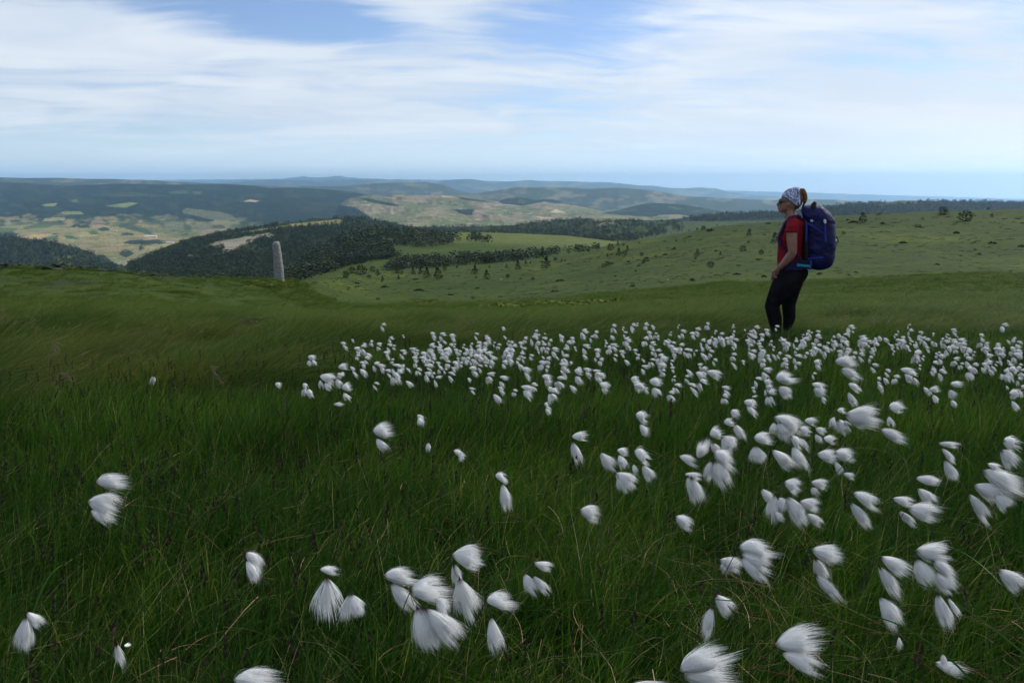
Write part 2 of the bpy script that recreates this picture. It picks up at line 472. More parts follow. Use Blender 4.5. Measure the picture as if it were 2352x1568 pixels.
# left valley with fields
def c_valley(px, py, V):
    n = vn.fbm(px * .03, py * .10, 5); n2 = vn2.fbm(px * .05 + 4, py * .16, 4)
    c = base(px.shape, FOREST)
    c = blend(c, sst(n, .56, .66) * .5, (.05, .07, .03))
    # patchy farmland in the lower half
    low = sst(py + (n2 - .5) * 50 - .02 * np.abs(px - 250), 492, 512) * sst(620 - px, 0, 120)
    c = blend(c, low, (.15, .165, .06))
    c = blend(c, low * sst(n2, .50, .60), (.27, .23, .11))
    c = blend(c, low * sst(n, .52, .6) * .8, (.045, .065, .03))
    P1 = lambda *a: [Z1(*q) for q in a]
    c = blend(c, inpoly(px, py, P1((0, 440), (200, 428), (400, 430), (640, 430), (800, 440), (1000, 490), (1280, 530), (1200, 570), (1000, 620), (900, 660), (700, 640), (600, 600), (400, 560), (130, 515), (0, 490))), (.25, .23, .09))  # open land and tan fields: own colours, lightened further to look sunlit
    n3 = vn2.fbm(px * .09, py * .5, 3)
    inn = inpoly(px, py, P1((0, 440), (640, 430), (1000, 490), (1280, 530), (1000, 620), (600, 600), (0, 490)))
    c = blend(c, inn * sst(n3, .52, .6) * .7, (.34, .27, .13))
    FT = [((140, 520), (240, 490), (370, 490), (290, 524), (.50, .36, .15)), ((0, 450), (120, 448), (100, 475), (0, 490), (.10, .15, .04)),
          ((290, 524), (400, 500), (392, 530), (320, 532), (.07, .14, .04)), ((395, 528), (408, 498), (445, 497), (455, 526), (.42, .30, .13)),
          ((445, 502), (500, 506), (540, 528), (455, 524), (.035, .12, .03)), ((500, 480), (600, 478), (690, 500), (560, 520), (.37, .31, .13)),
          ((200, 470), (380, 440), (520, 460), (500, 490), (230, 492), (.28, .26, .11)), ((170, 440), (260, 428), (400, 432), (330, 450), (150, 462), (.10, .15, .05)),
          ((600, 475), (650, 470), (690, 490), (640, 498), (.09, .14, .045)), ((600, 430), (720, 430), (760, 445), (650, 450), (.36, .27, .15)),
          ((850, 490), (1000, 500), (1200, 545), (1180, 560), (1000, 520), (.34, .24, .13)), ((590, 595), (830, 575), (870, 590), (620, 600), (.40, .28, .16)),
          ((730, 300), (900, 272), (955, 280), (870, 311), (800, 308), (.20, .24, .07)), ((290, 290), (400, 279), (380, 301), (320, 304), (.22, .25, .09)),
          ((485, 262), (520, 252), (545, 272), (500, 275), (.12, .15, .06)), ((1670, 270), (1720, 255), (1790, 264), (1760, 272), (.45, .36, .22)),
          ((1160, 200), (1280, 192), (1300, 215), (1180, 215), (.07, .10, .045)), ((1320, 200), (1380, 198), (1392, 222), (1330, 215), (.08, .10, .05)),
          ((600, 225), (900, 205), (1180, 232), (900, 235), (.05, .075, .035)), ((1250, 330), (1290, 310), (1560, 350), (1660, 400), (1500, 400), (1260, 350), (.14, .15, .08)),
          ((420, 340), (560, 335), (580, 355), (440, 362), (.20, .22, .09)), ((300, 385), (440, 380), (450, 400), (290, 405), (.30, .28, .13)),
          ((1130, 410), (1260, 410), (1270, 470), (1120, 460), (.17, .18, .09)), ((1360, 425), (1460, 418), (1470, 470), (1370, 470), (.17, .17, .10)),
          ((1380, 465), (1500, 455), (1620, 460), (1600, 490), (1380, 500), (.27, .22, .12)), ((640, 395), (700, 395), (740, 420), (620, 425), (.24, .2, .11)),
          ((20, 380), (130, 370), (140, 395), (40, 395), (.24, .20, .11)), ((720, 655), (790, 650), (860, 680), (800, 690), (.2, .22, .09))]
    for f in FT:
        c = blend(c, inpoly(px + (n2 - .5) * 7, py + (n - .5) * 3, P1(*f[:-1])), f[-1])
    for cxp, cyp, rx, ry in ((378, 490, 18, 5), (70, 492, 50, 16), (880, 493, 45, 8), (1000, 548, 130, 18), (870, 625, 45, 25), (720, 460, 35, 14), (970, 592, 18, 16), (350, 365, 30, 12), (560, 375, 110, 16), (560, 440, 70, 12)):
        q = Z1(cxp, cyp)
        rr = ((px - q[0]) / (rx * .333)) ** 2 + ((py - q[1]) / (ry * .333)) ** 2
        c = blend(c, rr + (n3 - .5) * 2.2 < 1, (.028, .045, .022))
    return c
m_valley = land_mat('farmland_and_wood_cover', .006, .38, 1, 30)
sheet('farmed_valley', -900, 1150, [(pl([(-900, 650), (1150, 650)]), 3600), (pl([(-900, 560), (300, 560), (600, 560), (1150, 560)]), 5200),
      (pl([(-900, 510), (0, 505), (200, 500), (400, 515), (700, 500), (1150, 510)]), 7000), (pl([(-900, 460), (400, 460), (700, 462), (1150, 480)]), 8800),
      (pl([(-900, 415), (-200, 415), (0, 418), (80, 422), (150, 427), (230, 423.5), (270, 422), (400, 424), (520, 423.5), (580, 427), (620, 432), (660, 430.5), (720, 433), (784, 438), (850, 447), (900, 456), (940, 470), (1150, 490)]), 10500)],
      'wide valley with fields below dark wooded slopes', c_valley, m_valley, 760, 260, rough=7, gully=.02, rfreq=.012, key='valley')

# dark spur left
sheet('left_wooded_spur', -700, 420, [(pl([(-700, 660), (420, 660)]), 1500), (pl([(-700, 600), (100, 598), (260, 620), (420, 640)]), 2000),
      (pl([(-700, 520), (-200, 528), (0, 540), (60, 548), (120, 554), (160, 565), (200, 577), (240, 592), (280, 613), (330, 640), (420, 655)]), 2700)],
      'dark wooded spur at the left edge', lambda px, py, V: blend(base(px.shape, (.03, .045, .02)), inpoly(px, py, [Z1(340, 650), Z1(520, 640), Z1(600, 660), Z1(560, 690), Z1(400, 690)]), (.075, .10, .035)), land_mat('spur_cover', .02, .4, 1, 8), 200, 60, rough=8, key='spur')

# right forest ridge
def c_ridge(px, py, V):
    c = base(px.shape, (.022, .034, .022))
    return blend(c, inpoly(px, py, [Z3(1340, 300), Z3(1420, 270), Z3(1500, 258), Z3(1640, 268), Z3(1600, 285), Z3(1500, 290)]) * .8, (.11, .12, .065))
sheet('right_forest_ridge', 1380, 3400, [(pl([(1380, 530), (3400, 520)]), 2400),
      (pl([(1380, 512), (1500, 507), (1568, 501), (1640, 492), (1700, 489), (1800, 486), (1880, 477), (1950, 468), (2000, 466), (2050, 463), (2065, 460.5), (2130, 461.5), (2200, 463), (2352, 464), (3400, 462)]), 3400)],
      'dark forest ridge on the right horizon', c_ridge, land_mat('ridge_cover', .02, .3, 1, 8), 300, 40, rough=3, key='ridge')

# forest band and left-centre wooded hill
def c_hill(px, py, V):
    n = vn.fbm(px * .06, py * .2, 4)
    c = base(px.shape, (.020, .034, .014))
    c = blend(c, sst(n, .55, .65) * .8, (.045, .065, .022))
    P1 = lambda *a: [Z1(*q) for q in a]
    c = blend(c, inpoly(px + (n - .5) * 12, py + (n - .5) * 5, P1((1390, 605), (1480, 555), (1560, 535), (1700, 515), (1850, 485), (1890, 500), (1740, 540), (1640, 590), (1560, 625), (1530, 630), (1550, 580), (1450, 590))) , (.25, .23, .17))
    c = blend(c, inpoly(px + (n - .5) * 12, py, P1((1270, 640), (1340, 618), (1330, 640), (1290, 650))), (.22, .2, .15))
    c = blend(c, inpoly(px, py + (n - .5) * 3, P1((1600, 490), (1740, 468), (1850, 452), (2000, 425), (2200, 405), (2352, 388), (2352, 420), (2200, 430), (2000, 440), (1850, 460), (1700, 482))), (.20, .20, .085))
    c = blend(c, inpoly(px, py, [Z2(1720, 382), Z2(1900, 385), Z2(1910, 400), Z2(1760, 405)]), (.17, .18, .08))
    c = blend(c, inpoly(px + (n - .5) * 10, py, [Z2(1740, 440), Z2(1800, 415), Z2(1900, 408), Z2(1880, 422), Z2(1790, 445)]), (.24, .23, .16))
    c = blend(c, inpoly(px, py, [Z2(1800, 440), Z2(1950, 408), Z2(2352, 405), (1900, 500), (1700, 560), (1420, 560)]) * .8, (.06, .085, .03))
    c = blend(c, inpoly(px, py, P1((1850, 760), (2000, 720), (2200, 700), (2352, 690), (2500, 700), (2500, 730), (2300, 740), (2000, 770))), (.075, .115, .03))
    return c
m_hill = land_mat('wooded_hill_cover', .03, .35, 1, 4)
sheet('wooded_centre_hill', 180, 2000, [(pl([(180, 700), (600, 690), (2000, 640)]), 620), (pl([(180, 640), (300, 628), (450, 615), (784, 600), (1000, 590), (1400, 575), (2000, 560)]), 1300),
      (pl([(180, 655), (240, 635), (270, 618), (330, 588), (400, 560), (430, 549), (500, 533), (560, 523), (640, 514), (700, 508), (770, 501), (800, 499), (830, 500), (880, 507), (920, 515), (940, 521), (1000, 521), (1100, 520), (1180, 517), (1220, 511), (1300, 504), (1340, 501), (1400, 502), (1430, 504), (1568, 509), (1700, 508), (2000, 505)]), pl([(180, 1700), (800, 2300), (950, 2700), (2000, 2700)]))],
      'wooded hill with bare rocky patches behind the standing stone', c_hill, m_hill, 420, 90, rough=7, key='hill')

# green dell
def c_dell(px, py, V):
    n = vn.fbm(px * .05, py * .25, 4)
    c = base(px.shape, (.045, .070, .013))
    c = blend(c, sst(n, .5, .66) * .7, (.055, .075, .025))
    c = blend(c, sst(572 - py + (px - 1130) * .04, 4, 22) * sst(px, 850, 1050), (.10, .12, .033))
    return c
sheet('green_dell', 640, 1900, [(pl([(640, 690), (1900, 660)]), 420), (pl([(640, 640), (784, 622), (1000, 606), (1300, 585), (1900, 590)]), 700),
      (pl([(640, 655), (700, 600), (784, 545), (850, 530), (984, 533), (1100, 534), (1184, 536), (1300, 541), (1400, 553), (1480, 563), (1900, 600)]), pl([(640, 800), (784, 1150), (900, 1250), (1900, 1200)]))],
      'pale green grassy dell between the pine woods', c_dell, land_mat('dell_grass_cover', .05, .3, .8, 1.2), 300, 90, rough=4, key='dell')

# ------------------------------------------------------------------ haze
hm = bpy.data.materials.new('thin_air'); hm.use_nodes = True
k = NT(hm.node_tree); k.n.clear()
pv = k.new('ShaderNodeVolumePrincipled')
pv.inputs['Color'].default_value = (.46, .73, 1.0, 1)
pv.inputs['Density'].default_value = 3.4e-5
pv.inputs['Anisotropy'].default_value = 0.72
ho = k.new('ShaderNodeOutputMaterial'); k.l.new(pv.outputs[0], ho.inputs['Volume'])
pv.inputs['Density Attribute'].default_value = ''
hm.cycles.homogeneous_volume = True
zlo, zhi = -3000.0, 560.0
hx, hy0, hy1 = 52000.0, -60.0, 47500.0
hv = [(sx_ * hx, yy, z_) for z_ in (zlo, zhi) for yy in (hy0, hy1) for sx_ in (-1, 1)]
me = mesh_of('haze', hv, [(0, 2, 3, 1), (4, 5, 7, 6), (0, 1, 5, 4), (2, 6, 7, 3), (0, 4, 6, 2), (1, 3, 7, 5)], hm, False)
tag(link('haze', me), 'thin blue haze over the far hills', kind='stuff')

# ------------------------------------------------------------------ scattering with geometry nodes
def src_objects(meshes, prefix):
    """unlinked collection of source meshes used only as instances"""
    c = bpy.data.collections.new(prefix)
    for i, me in enumerate(meshes):
        c.objects.link(bpy.data.objects.new('%s_%02d' % (prefix, i), me))
    return c
def scatter(name, pts, rot, scl, idx, coll, label, cat, parent=None):
    me = bpy.data.meshes.new(name)
    me.vertices.add(len(pts))
    me.vertices.foreach_set('co', np.asarray(pts, np.float32).ravel())
    a = me.attributes.new('rot', 'FLOAT_VECTOR', 'POINT'); a.data.foreach_set('vector', np.asarray(rot, np.float32).ravel())
    a = me.attributes.new('scl', 'FLOAT_VECTOR', 'POINT')
    scl = np.asarray(scl, np.float32)
    if scl.ndim == 1: scl = np.stack([scl] * 3, -1)
    a.data.foreach_set('vector', scl.ravel())
    a = me.attributes.new('idx', 'INT', 'POINT'); a.data.foreach_set('value', np.asarray(idx, np.int32))
    o = link(name, me, parent)
    ng = bpy.data.node_groups.new(name, 'GeometryNodeTree')
    ng.interface.new_socket('Geometry', in_out='INPUT', socket_type='NodeSocketGeometry')
    ng.interface.new_socket('Geometry', in_out='OUTPUT', socket_type='NodeSocketGeometry')
    n = ng.nodes; l = ng.links
    gi = n.new('NodeGroupInput'); go = n.new('NodeGroupOutput')
    ci = n.new('GeometryNodeCollectionInfo'); ci.inputs['Collection'].default_value = coll
    ci.inputs['Separate Children'].default_value = True; ci.inputs['Reset Children'].default_value = True
    ip = n.new('GeometryNodeInstanceOnPoints'); ip.inputs['Pick Instance'].default_value = True
    def att(nm, t):
        q = n.new('GeometryNodeInputNamedAttribute'); q.data_type = t; q.inputs['Name'].default_value = nm
        return q.outputs['Attribute']
    l.new(gi.outputs[0], ip.inputs['Points']); l.new(ci.outputs[0], ip.inputs['Instance'])
    l.new(att('idx', 'INT'), ip.inputs['Instance Index'])
    r = n.new('FunctionNodeEulerToRotation'); l.new(att('rot', 'FLOAT_VECTOR'), r.inputs[0])
    l.new(r.outputs[0], ip.inputs['Rotation'])
    l.new(att('scl', 'FLOAT_VECTOR'), ip.inputs['Scale'])
    l.new(ip.outputs[0], go.inputs[0])
    md = o.modifiers.new('scatter', 'NODES'); md.node_group = ng
    if not parent: tag(o, label, cat, kind='stuff')
    else: o['kind'] = 'stuff'
    return o

# ------------------------------------------------------------------ trees
def needle_mat(name, c1, c2):
    m, k, b = mat(name, c1, .8, .15)
    oi = k.new('ShaderNodeObjectInfo'); g_ = k.new('ShaderNodeNewGeometry')
    n = k.noise(g_.outputs['Position'], 1.3, 3, .6)
    f = k.math('ADD', k.math('MULTIPLY', n, .6), k.math('MULTIPLY', oi.outputs['Random'], .5))
    k.l.new(k.mix(k.ramp(f, .2, .85), c1, c2), b.inputs['Base Color'])
    return m
m_needle = needle_mat('pine_needles', (.008, .017, .008), (.022, .037, .014))
m_needle2 = needle_mat('grey_green_leaves', (.028, .042, .018), (.05, .07, .028))
m_wood = mottled('tree_bark', (.05, .04, .03), (.10, .085, .07), 12)
m_bark = m_wood

def conifer_mesh(name, rng, n=26, h=1.0, wd=.42, shape='cone', m=None, lo=.05):
    """crown of drooping needle-clump faces, unit height"""
    V = []; F = []
    for i in range(n):
        t = rng.random() ** .9
        z = lo + (1 - lo) * t
        if shape == 'cone': r = wd * .5 * (1 - t) ** .75 + .012
        else: r = wd * .5 * math.sin(math.pi * min(1, .12 + t * .82)) ** .7 + .01
        a = rng.random() * 2 * math.pi
        rr = r * (.35 + .75 * rng.random())
        c = np.array([math.cos(a) * rr, math.sin(a) * rr, z])
        s = .5 * wd * (.34 if n < 60 else .17) * (.6 + .8 * rng.random())
        d = np.array([math.cos(a), math.sin(a), -.35 + .9 * rng.random()]); d /= np.linalg.norm(d)
        sd_ = np.array([-math.sin(a), math.cos(a), (rng.random() - .5) * .8]); sd_ /= np.linalg.norm(sd_)
        up = np.cross(d, sd_)
        b_ = len(V)
        V += [c - d * s * .9, c + sd_ * s * .7 + up * s * .3, c + d * s * 1.1, c - sd_ * s * .7 + up * s * .3, c - up * s * .55, c + up * s * .5]
        F += [(b_, b_ + 1, b_ + 5), (b_ + 1, b_ + 2, b_ + 5), (b_ + 2, b_ + 3, b_ + 5), (b_ + 3, b_, b_ + 5), (b_, b_ + 4, b_ + 1), (b_ + 2, b_ + 4, b_ + 3), (b_ + 1, b_ + 4, b_ + 2), (b_ + 3, b_ + 4, b_)]
    return mesh_of(name, V, F, m or m_needle, False)
rg = np.random.default_rng(5)
far_src = [conifer_mesh('forest_conifer', rg, 14, wd=.45 + .1 * (i % 3), m=m_needle) for i in range(5)] + \
          [conifer_mesh('forest_round_tree', rg, 14, wd=.8, shape='round', m=(m_needle2 if i else m_needle)) for i in range(3)]
far_coll = src_objects(far_src, 'forest_source')

def on_sheet(px, py, key):
    h = BV[key].ray_cast(Vector((0, 0, CAMZ)), ray(px, py).normalized())
    return h[0]
def forest(name, key, polys, n, hgt, label, thin=None, clump=0.5, npx=.05, npy=.2, kinds=8):
    rng = np.random.default_rng(abs(hash(name)) % 1000 if False else sum(map(ord, name)))
    P_ = [[(q[0], q[1]) for q in p] for p in polys]
    areas = []
    for p in P_:
        q = np.array(p); areas.append(np.ptp(q[:, 0]) * np.ptp(q[:, 1]))
    pts = []
    for p, ar in zip(P_, areas):
        q = np.array(p); k_ = int(n * ar / sum(areas)) + 1
        x = rng.uniform(q[:, 0].min(), q[:, 0].max(), k_ * 3); y = rng.uniform(q[:, 1].min(), q[:, 1].max(), k_ * 3)
        ok = inpoly(x, y, p)
        if clump: ok &= vn2.fbm(x * npx, y * npy, 4) + (rng.random(len(x)) - .5) * .18 > clump
        if thin is not None: ok &= ~thin(x, y)
        x, y = x[ok][:k_], y[ok][:k_]
        for a, b_ in zip(x, y):
            h = on_sheet(a, b_, key)
            if h is not None: pts.append(h)
    pts = np.array([tuple(p) for p in pts])
    N = len(pts)
    s = hgt * rng.uniform(.55, 1.25, N)
    rot = np.stack([rng.normal(0, .04, N), rng.normal(0, .04, N), rng.uniform(0, 6.28, N)], -1)
    idx = rng.integers(0, kinds, N)
    wd = rng.uniform(.9, 1.5, N)
    pts[:, 2] -= .03 * hgt
    return scatter(name, pts, rot, np.stack([s * wd, s * wd, s], -1), idx, far_coll, label, 'forest')

P1 = lambda *a: [Z1(*q) for q in a]
P2 = lambda *a: [Z2(*q) for q in a]
rocky = [P1((1390, 605), (1480, 555), (1560, 535), (1700, 515), (1850, 485), (1890, 500), (1740, 540), (1640, 590), (1560, 625), (1530, 630), (1550, 580), (1450, 590)),
         P1((1600, 492), (1740, 468), (1850, 450), (2000, 420), (2200, 402), (2340, 386), (2352, 420), (2200, 432), (2000, 442), (1850, 466), (1700, 488)),
         P1((1850, 765), (2000, 725), (2200, 700), (2500, 700), (2500, 735), (2300, 745), (2000, 775)),
         P2((1720, 382), (1900, 385), (1910, 400), (1760, 405)), P2((1740, 440), (1800, 415), (1900, 408), (1880, 422), (1790, 445))]
bare = lambda x, y: np.any([inpoly(x, y, p) for p in rocky], axis=0)
hill_poly = [(245, 640), (300, 604), (400, 562), (500, 535), (640, 515), (784, 500), (840, 500), (940, 521), (1100, 520), (1250, 508), (1340, 501), (1430, 504), (1560, 509), (1560, 530), (1400, 560), (1150, 540), (940, 535), (880, 600), (784, 640), (640, 650)]
forest('hillside_forest', 'hill', [hill_poly], 11500, 8.5, 'dark pine forest covering the hill behind the standing stone', bare, clump=.395)
forest('open_hillside_trees', 'hill', [P2((1780, 425), (1950, 408), (2352, 405), (2352, 480), (2000, 550), (1850, 535))], 260, 10, 'scattered dark trees on the green hillside left of the hiker', None, clump=.45)
forest('spur_forest', 'spur', [[(-100, 530), (0, 540), (60, 548), (120, 554), (160, 565), (200, 577), (240, 592), (290, 620), (250, 640), (-100, 640)]], 2600, 12, 'dense dark wood on the spur at the left edge', None, clump=.3)
forest('ridge_forest', 'ridge', [[(1560, 502), (1640, 492.5), (1700, 489.5), (1800, 486.5), (1880, 478), (1950, 469), (2050, 464), (2130, 462), (2352, 464.5), (2420, 464), (2420, 500), (1900, 500), (1600, 510)]], 5500, 12, 'dark conifer forest along the right horizon', lambda x, y: inpoly(x, y, [Z3(1340, 300), Z3(1420, 270), Z3(1500, 258), Z3(1640, 268), Z3(1600, 285), Z3(1500, 290)]), clump=.25)
forest('dell_pine_wood', 'dell', [P2((-120, 520), (0, 470), (250, 470), (400, 468), (520, 475), (640, 490), (800, 520), (820, 545), (700, 585), (520, 585), (300, 580), (120, 600), (0, 600), (-150, 640)),
        P2((860, 540), (900, 510), (1000, 530), (1020, 552), (940, 556)), [(640, 600), (720, 575), (900, 566), (905, 590), (800, 612), (700, 645), (650, 645)]], 1900, 9, 'dark pines scattered through the green dell', None, clump=.42, npx=.12, npy=.4)
forest('dell_pine_belt', 'dell', [P2((280, 745), (380, 690), (600, 672), (900, 655), (1150, 650), (1350, 635), (1500, 618), (1510, 636), (1350, 660), (1150, 690), (800, 712), (560, 730), (350, 750)),
        P2((-400, 720), (-200, 700), (0, 650), (180, 650), (400, 640), (480, 650), (300, 668), (0, 690), (-150, 740), (-350, 780)), P2((1540, 612), (1800, 596), (1800, 606), (1560, 628))], 1150, 7, 'belt of dark pines crossing the dell', None, clump=.33, npx=.15, npy=.3)
# treetops seen over the brow on the left
rgb = np.random.default_rng(77)
tp = []; ts = []
for i in range(420):
    px = rgb.uniform(-80, 640); Yd = rgb.uniform(75, 160)
    y_ = np.interp(px, [0, 100, 180, 260, 330, 450, 640], [608, 610, 612, 622, 627, 634, 642]) + rgb.normal(0, 1.5)
    hh = rgb.uniform(2.2, 6) * (1.0 if px < 260 else .6)
    top = at(px, y_, Yd); tp.append((top[0], top[1], top[2] - hh)); ts.append(hh)
N = len(tp); ts = np.array(ts)
scatter('brow_shrubs', tp, np.stack([np.zeros(N), np.zeros(N), rgb.uniform(0, 6, N)], -1), np.stack([ts * 1.3, ts * 1.3, ts], -1), rgb.integers(0, 7, N), far_coll,
        'row of dark treetops showing over the left brow of the meadow', 'treetops')

# pines one can tell apart
def pine_parts(rng, kind):
    crown = conifer_mesh('crown', rng, 150, wd=.85 if kind == 'bush' else (.62 if kind == 'cone' else .8), shape='round' if kind != 'cone' else 'cone', m=m_needle, lo=.04 if kind != 'tall' else .30)
    V = []; F = []
    for j, (z, r_) in enumerate(((-.08, .035), (.3, .025), (.6, .016), (.9, .006))):
        ox = (rng.random() - .5) * .04
        for q in range(6):
            a = q * math.pi / 3; V.append((ox + r_ * math.cos(a), r_ * math.sin(a), z))
    for j in range(3):
        for q in range(6): F.append((j * 6 + q, j * 6 + (q + 1) % 6, (j + 1) * 6 + (q + 1) % 6, (j + 1) * 6 + q))
    for q in range(7):                                        # limbs
        a = rng.random() * 6.28; z = .15 + .1 * q; b_ = len(V); L_ = .28 * (1 - z * .7)
        for t_, r_ in ((0, .012), (1, .003)):
            c = np.array([math.cos(a) * L_ * t_, math.sin(a) * L_ * t_, z + .1 * t_])
            for w_ in range(3):
                aa = w_ * 2.09; V.append(c + np.array([-math.sin(a) * math.cos(aa), math.cos(a) * math.cos(aa), math.sin(aa)]) * r_)
        for w_ in range(3): F.append((b_ + w_, b_ + (w_ + 1) % 3, b_ + 3 + (w_ + 1) % 3, b_ + 3 + w_))
    return crown, mesh_of('trunk', V, F, m_wood)
PV = [pine_parts(rg, kd) for kd in ('cone', 'bush', 'tall', 'cone', 'bush')]
z2 = [(665, 805, 80, 80), (1000, 803, 60, 58), (920, 768, 58, 55), (1216, 738, 62, 50), (1410, 730, 78, 80), (1138, 725, 25, 25), (712, 745, 28, 30), (795, 725, 15, 18), (1020, 725, 20, 20), (1145, 793, 25, 30), (1320, 808, 15, 25), (1473, 675, 22, 30), (1515, 685, 22, 18), (1270, 700, 28, 25), (1302, 695, 15, 15), (1760, 595, 24, 45), (1853, 605, 42, 50), (1903, 578, 30, 30), (1910, 645, 55, 50), (1950, 640, 30, 40), (1968, 612, 38, 32), (1943, 572, 15, 18), (1700, 622, 25, 20), (1560, 625, 30, 30), (1833, 655, 25, 15), (1830, 712, 32, 35), (1807, 725, 28, 35), (2068, 645, 25, 30), (2098, 682, 30, 45), (2077, 702, 25, 20), (2165, 655, 18, 18), (2050, 560, 14, 12), (2027, 752, 12, 18), (2305, 545, 12, 15), (2163, 518, 12, 10), (590, 795, 70, 60), (545, 770, 45, 40), (495, 770, 42, 40), (385, 765, 25, 30), (413, 768, 18, 25), (395, 805, 30, 25), (283, 820, 35, 30), (250, 778, 42, 40), (190, 795, 22, 30), (215, 752, 35, 40), (135, 775, 65, 75), (75, 765, 45, 50), (30, 795, 45, 50), (105, 668, 45, 60), (35, 645, 35, 60), (180, 655, 30, 35), (352, 657, 30, 35), (390, 645, 18, 20), (458, 648, 25, 25), (290, 655, 25, 50), (928, 797, 14, 20)]
z3 = [(100, 645, 45, 45), (85, 668, 15, 20), (190, 725, 40, 50), (257, 640, 25, 25), (455, 510, 48, 45), (412, 612, 35, 50), (630, 558, 70, 60), (450, 565, 25, 15), (540, 635, 30, 35), (228, 615, 12, 15), (1108, 495, 18, 25), (1237, 418, 65, 65), (1043, 590, 70, 40), (1793, 360, 45, 60), (1948, 405, 60, 85), (2105, 327, 15, 20), (2330, 320, 25, 40), (2130, 375, 18, 20), (140, 465, 25, 35), (235, 440, 15, 12), (40, 475, 12, 12), (98, 470, 18, 12), (1350, 362, 12, 30), (190, 797, 12, 12)]
pines = [Z2(x, y) + (h * .3335, w_ * .3335) for x, y, h, w_ in z2] + [Z3(x, y) + (h * .333, w_ * .333) for x, y, h, w_ in z3]
ORD = ['leftmost', 'second from the left', 'third from the left', 'fourth from the left', 'fifth from the left', 'sixth from the left', 'seventh from the left', 'eighth from the left', 'ninth from the left', 'tenth from the left',
       'eleventh from the left', 'twelfth from the left', 'thirteenth from the left', 'fourteenth from the left', 'fifteenth from the left', 'sixteenth from the left', 'seventeenth from the left', 'eighteenth from the left']
def region_of(px, py):
    if px < 870: return 'beside the standing stone'
    if px < 1010: return 'left of the lone slope foot'.replace('left of the lone slope foot', 'at the left slope foot')
    if px < 1290: return 'at the middle slope foot'
    if px < 1500: return 'where slope meets dell'
    if px < 1790: return 'left of the hiker'
    return 'right of the hiker'
buckets = {}
for p in pines: buckets.setdefault((region_of(p[0], p[1])), []).append(p)
pi_ = 0
for reg, L_ in buckets.items():
    for rank, (px, py, h, w_) in enumerate(sorted(L_)):
        hit = on_sheet(px, py, 'near') if True else None
        if hit is None or hit.y > 420:
            hit = on_sheet(px, py, 'dell') or on_sheet(px, py, 'hill')
        if hit is None: continue
        D = (hit - Vector((0, 0, CAMZ))).length
        H = h / FPX * D * 1.08; W = w_ / FPX * D
        ratio = w_ / h
        kind = 1 if ratio > 1.05 else (2 if ratio < .8 else (0, 3)[pi_ % 2])
        if kind == 1 and pi_ % 2: kind = 4
        o = empty('pine_tree', (hit.x, hit.y, hit.z - .02 * H), random.uniform(0, 6.28))
        cw, tk = PV[kind]
        o.scale = (W / (.72, .95, .8, .72, .95)[kind] * 1.1, W / (.72, .95, .8, .72, .95)[kind] * 1.1, H)
        link('crown', cw, o); link('trunk', tk, o)
        size = 'tiny' if h < 6.5 else ('small' if h < 12 else ('middling' if h < 20 else 'large'))
        form = {0: 'cone shaped dark pine', 3: 'cone shaped dark pine', 1: 'low spreading dark pine bush', 4: 'low spreading dark pine bush', 2: 'tall narrow dark pine'}[kind]
        tag(o, '%s %s, %s %s' % (size, form.replace(' dark', ''), ORD[min(rank, len(ORD) - 1)], reg), 'pine tree', 'lone pines dotted over the moor')
        pi_ += 1

# low heather and bilberry clumps give the slope its relief
m_heath = needle_mat('heather_twigs', (.022, .030, .011), (.055, .062, .024))
m_bil = needle_mat('bilberry_leaves', (.065, .095, .012), (.125, .15, .022))
m_gr = needle_mat('moor_grass_clump', (.017, .035, .002), (.044, .068, .004))
def clump_mesh(name, rng, m, n=26):
    V = []; F = []
    for i in range(n):
        a = rng.random() * 6.28; r_ = math.sqrt(rng.random()) * .5
        z = .30 * (1 - (r_ * 2) ** 2) * rng.uniform(.5, 1)
        c = np.array([math.cos(a) * r_, math.sin(a) * r_, z]); s = rng.uniform(.05, .12)
        q = rng.normal(size=3); q /= np.linalg.norm(q); w2 = np.cross(q, rng.normal(size=3)); w2 /= np.linalg.norm(w2)
        b_ = len(V); V += [c - q * s, c + w2 * s, c + q * s, c - w2 * s]; F.append((b_, b_ + 1, b_ + 2, b_ + 3))
    return mesh_of(name, V, F, m, False)
heath_coll = src_objects([clump_mesh('heather', rg, m_heath, 60) for i in range(3)] + [clump_mesh('grass_clump', rg, m_gr, 60) for i in range(3)], 'clump_source')
bil_coll = src_objects([clump_mesh('bilberry', rg, m_bil, 90) for i in range(3)], 'bilberry_source')
N = 21000
a = rg.uniform(-.72, .80, N); d = np.exp(rg.uniform(math.log(10), math.log(330), N))
D_ = np.interp(a, _ca, _cD); ok = d < D_ * 1.01
a, d = a[ok], d[ok]; x = a * d
z = ground(x, d)
hn = vn.fbm(x * .045 + 7, d * .10, 4)
is_h = hn + rg.normal(0, .03, len(x)) > .605
keep = is_h | (rg.random(len(x)) < .8)
x, d, z, is_h = x[keep], d[keep], z[keep], is_h[keep]
N = len(x); s = np.clip(.005 * d, .22, 1.4) * rg.uniform(.5, 1.3, N)
big_ = (rg.random(N) < .025) & (x / d > -.3) & (d > 60)
s = np.where(big_, s * 1.3, s); is_h = is_h | big_
scatter('moor_tussocks', np.stack([x, d, z - .02], -1), np.stack([np.zeros(N), np.zeros(N), rg.uniform(0, 6.28, N)], -1), np.stack([s * 1.8, s, s * np.where(big_, 1.3, np.where(is_h, .36, .24))], -1),
        np.where(is_h, rg.integers(0, 3, N), 3 + rg.integers(0, 3, N)), heath_coll, 'dark heather and green grass tussocks scattered over the open slope', 'tussocks')

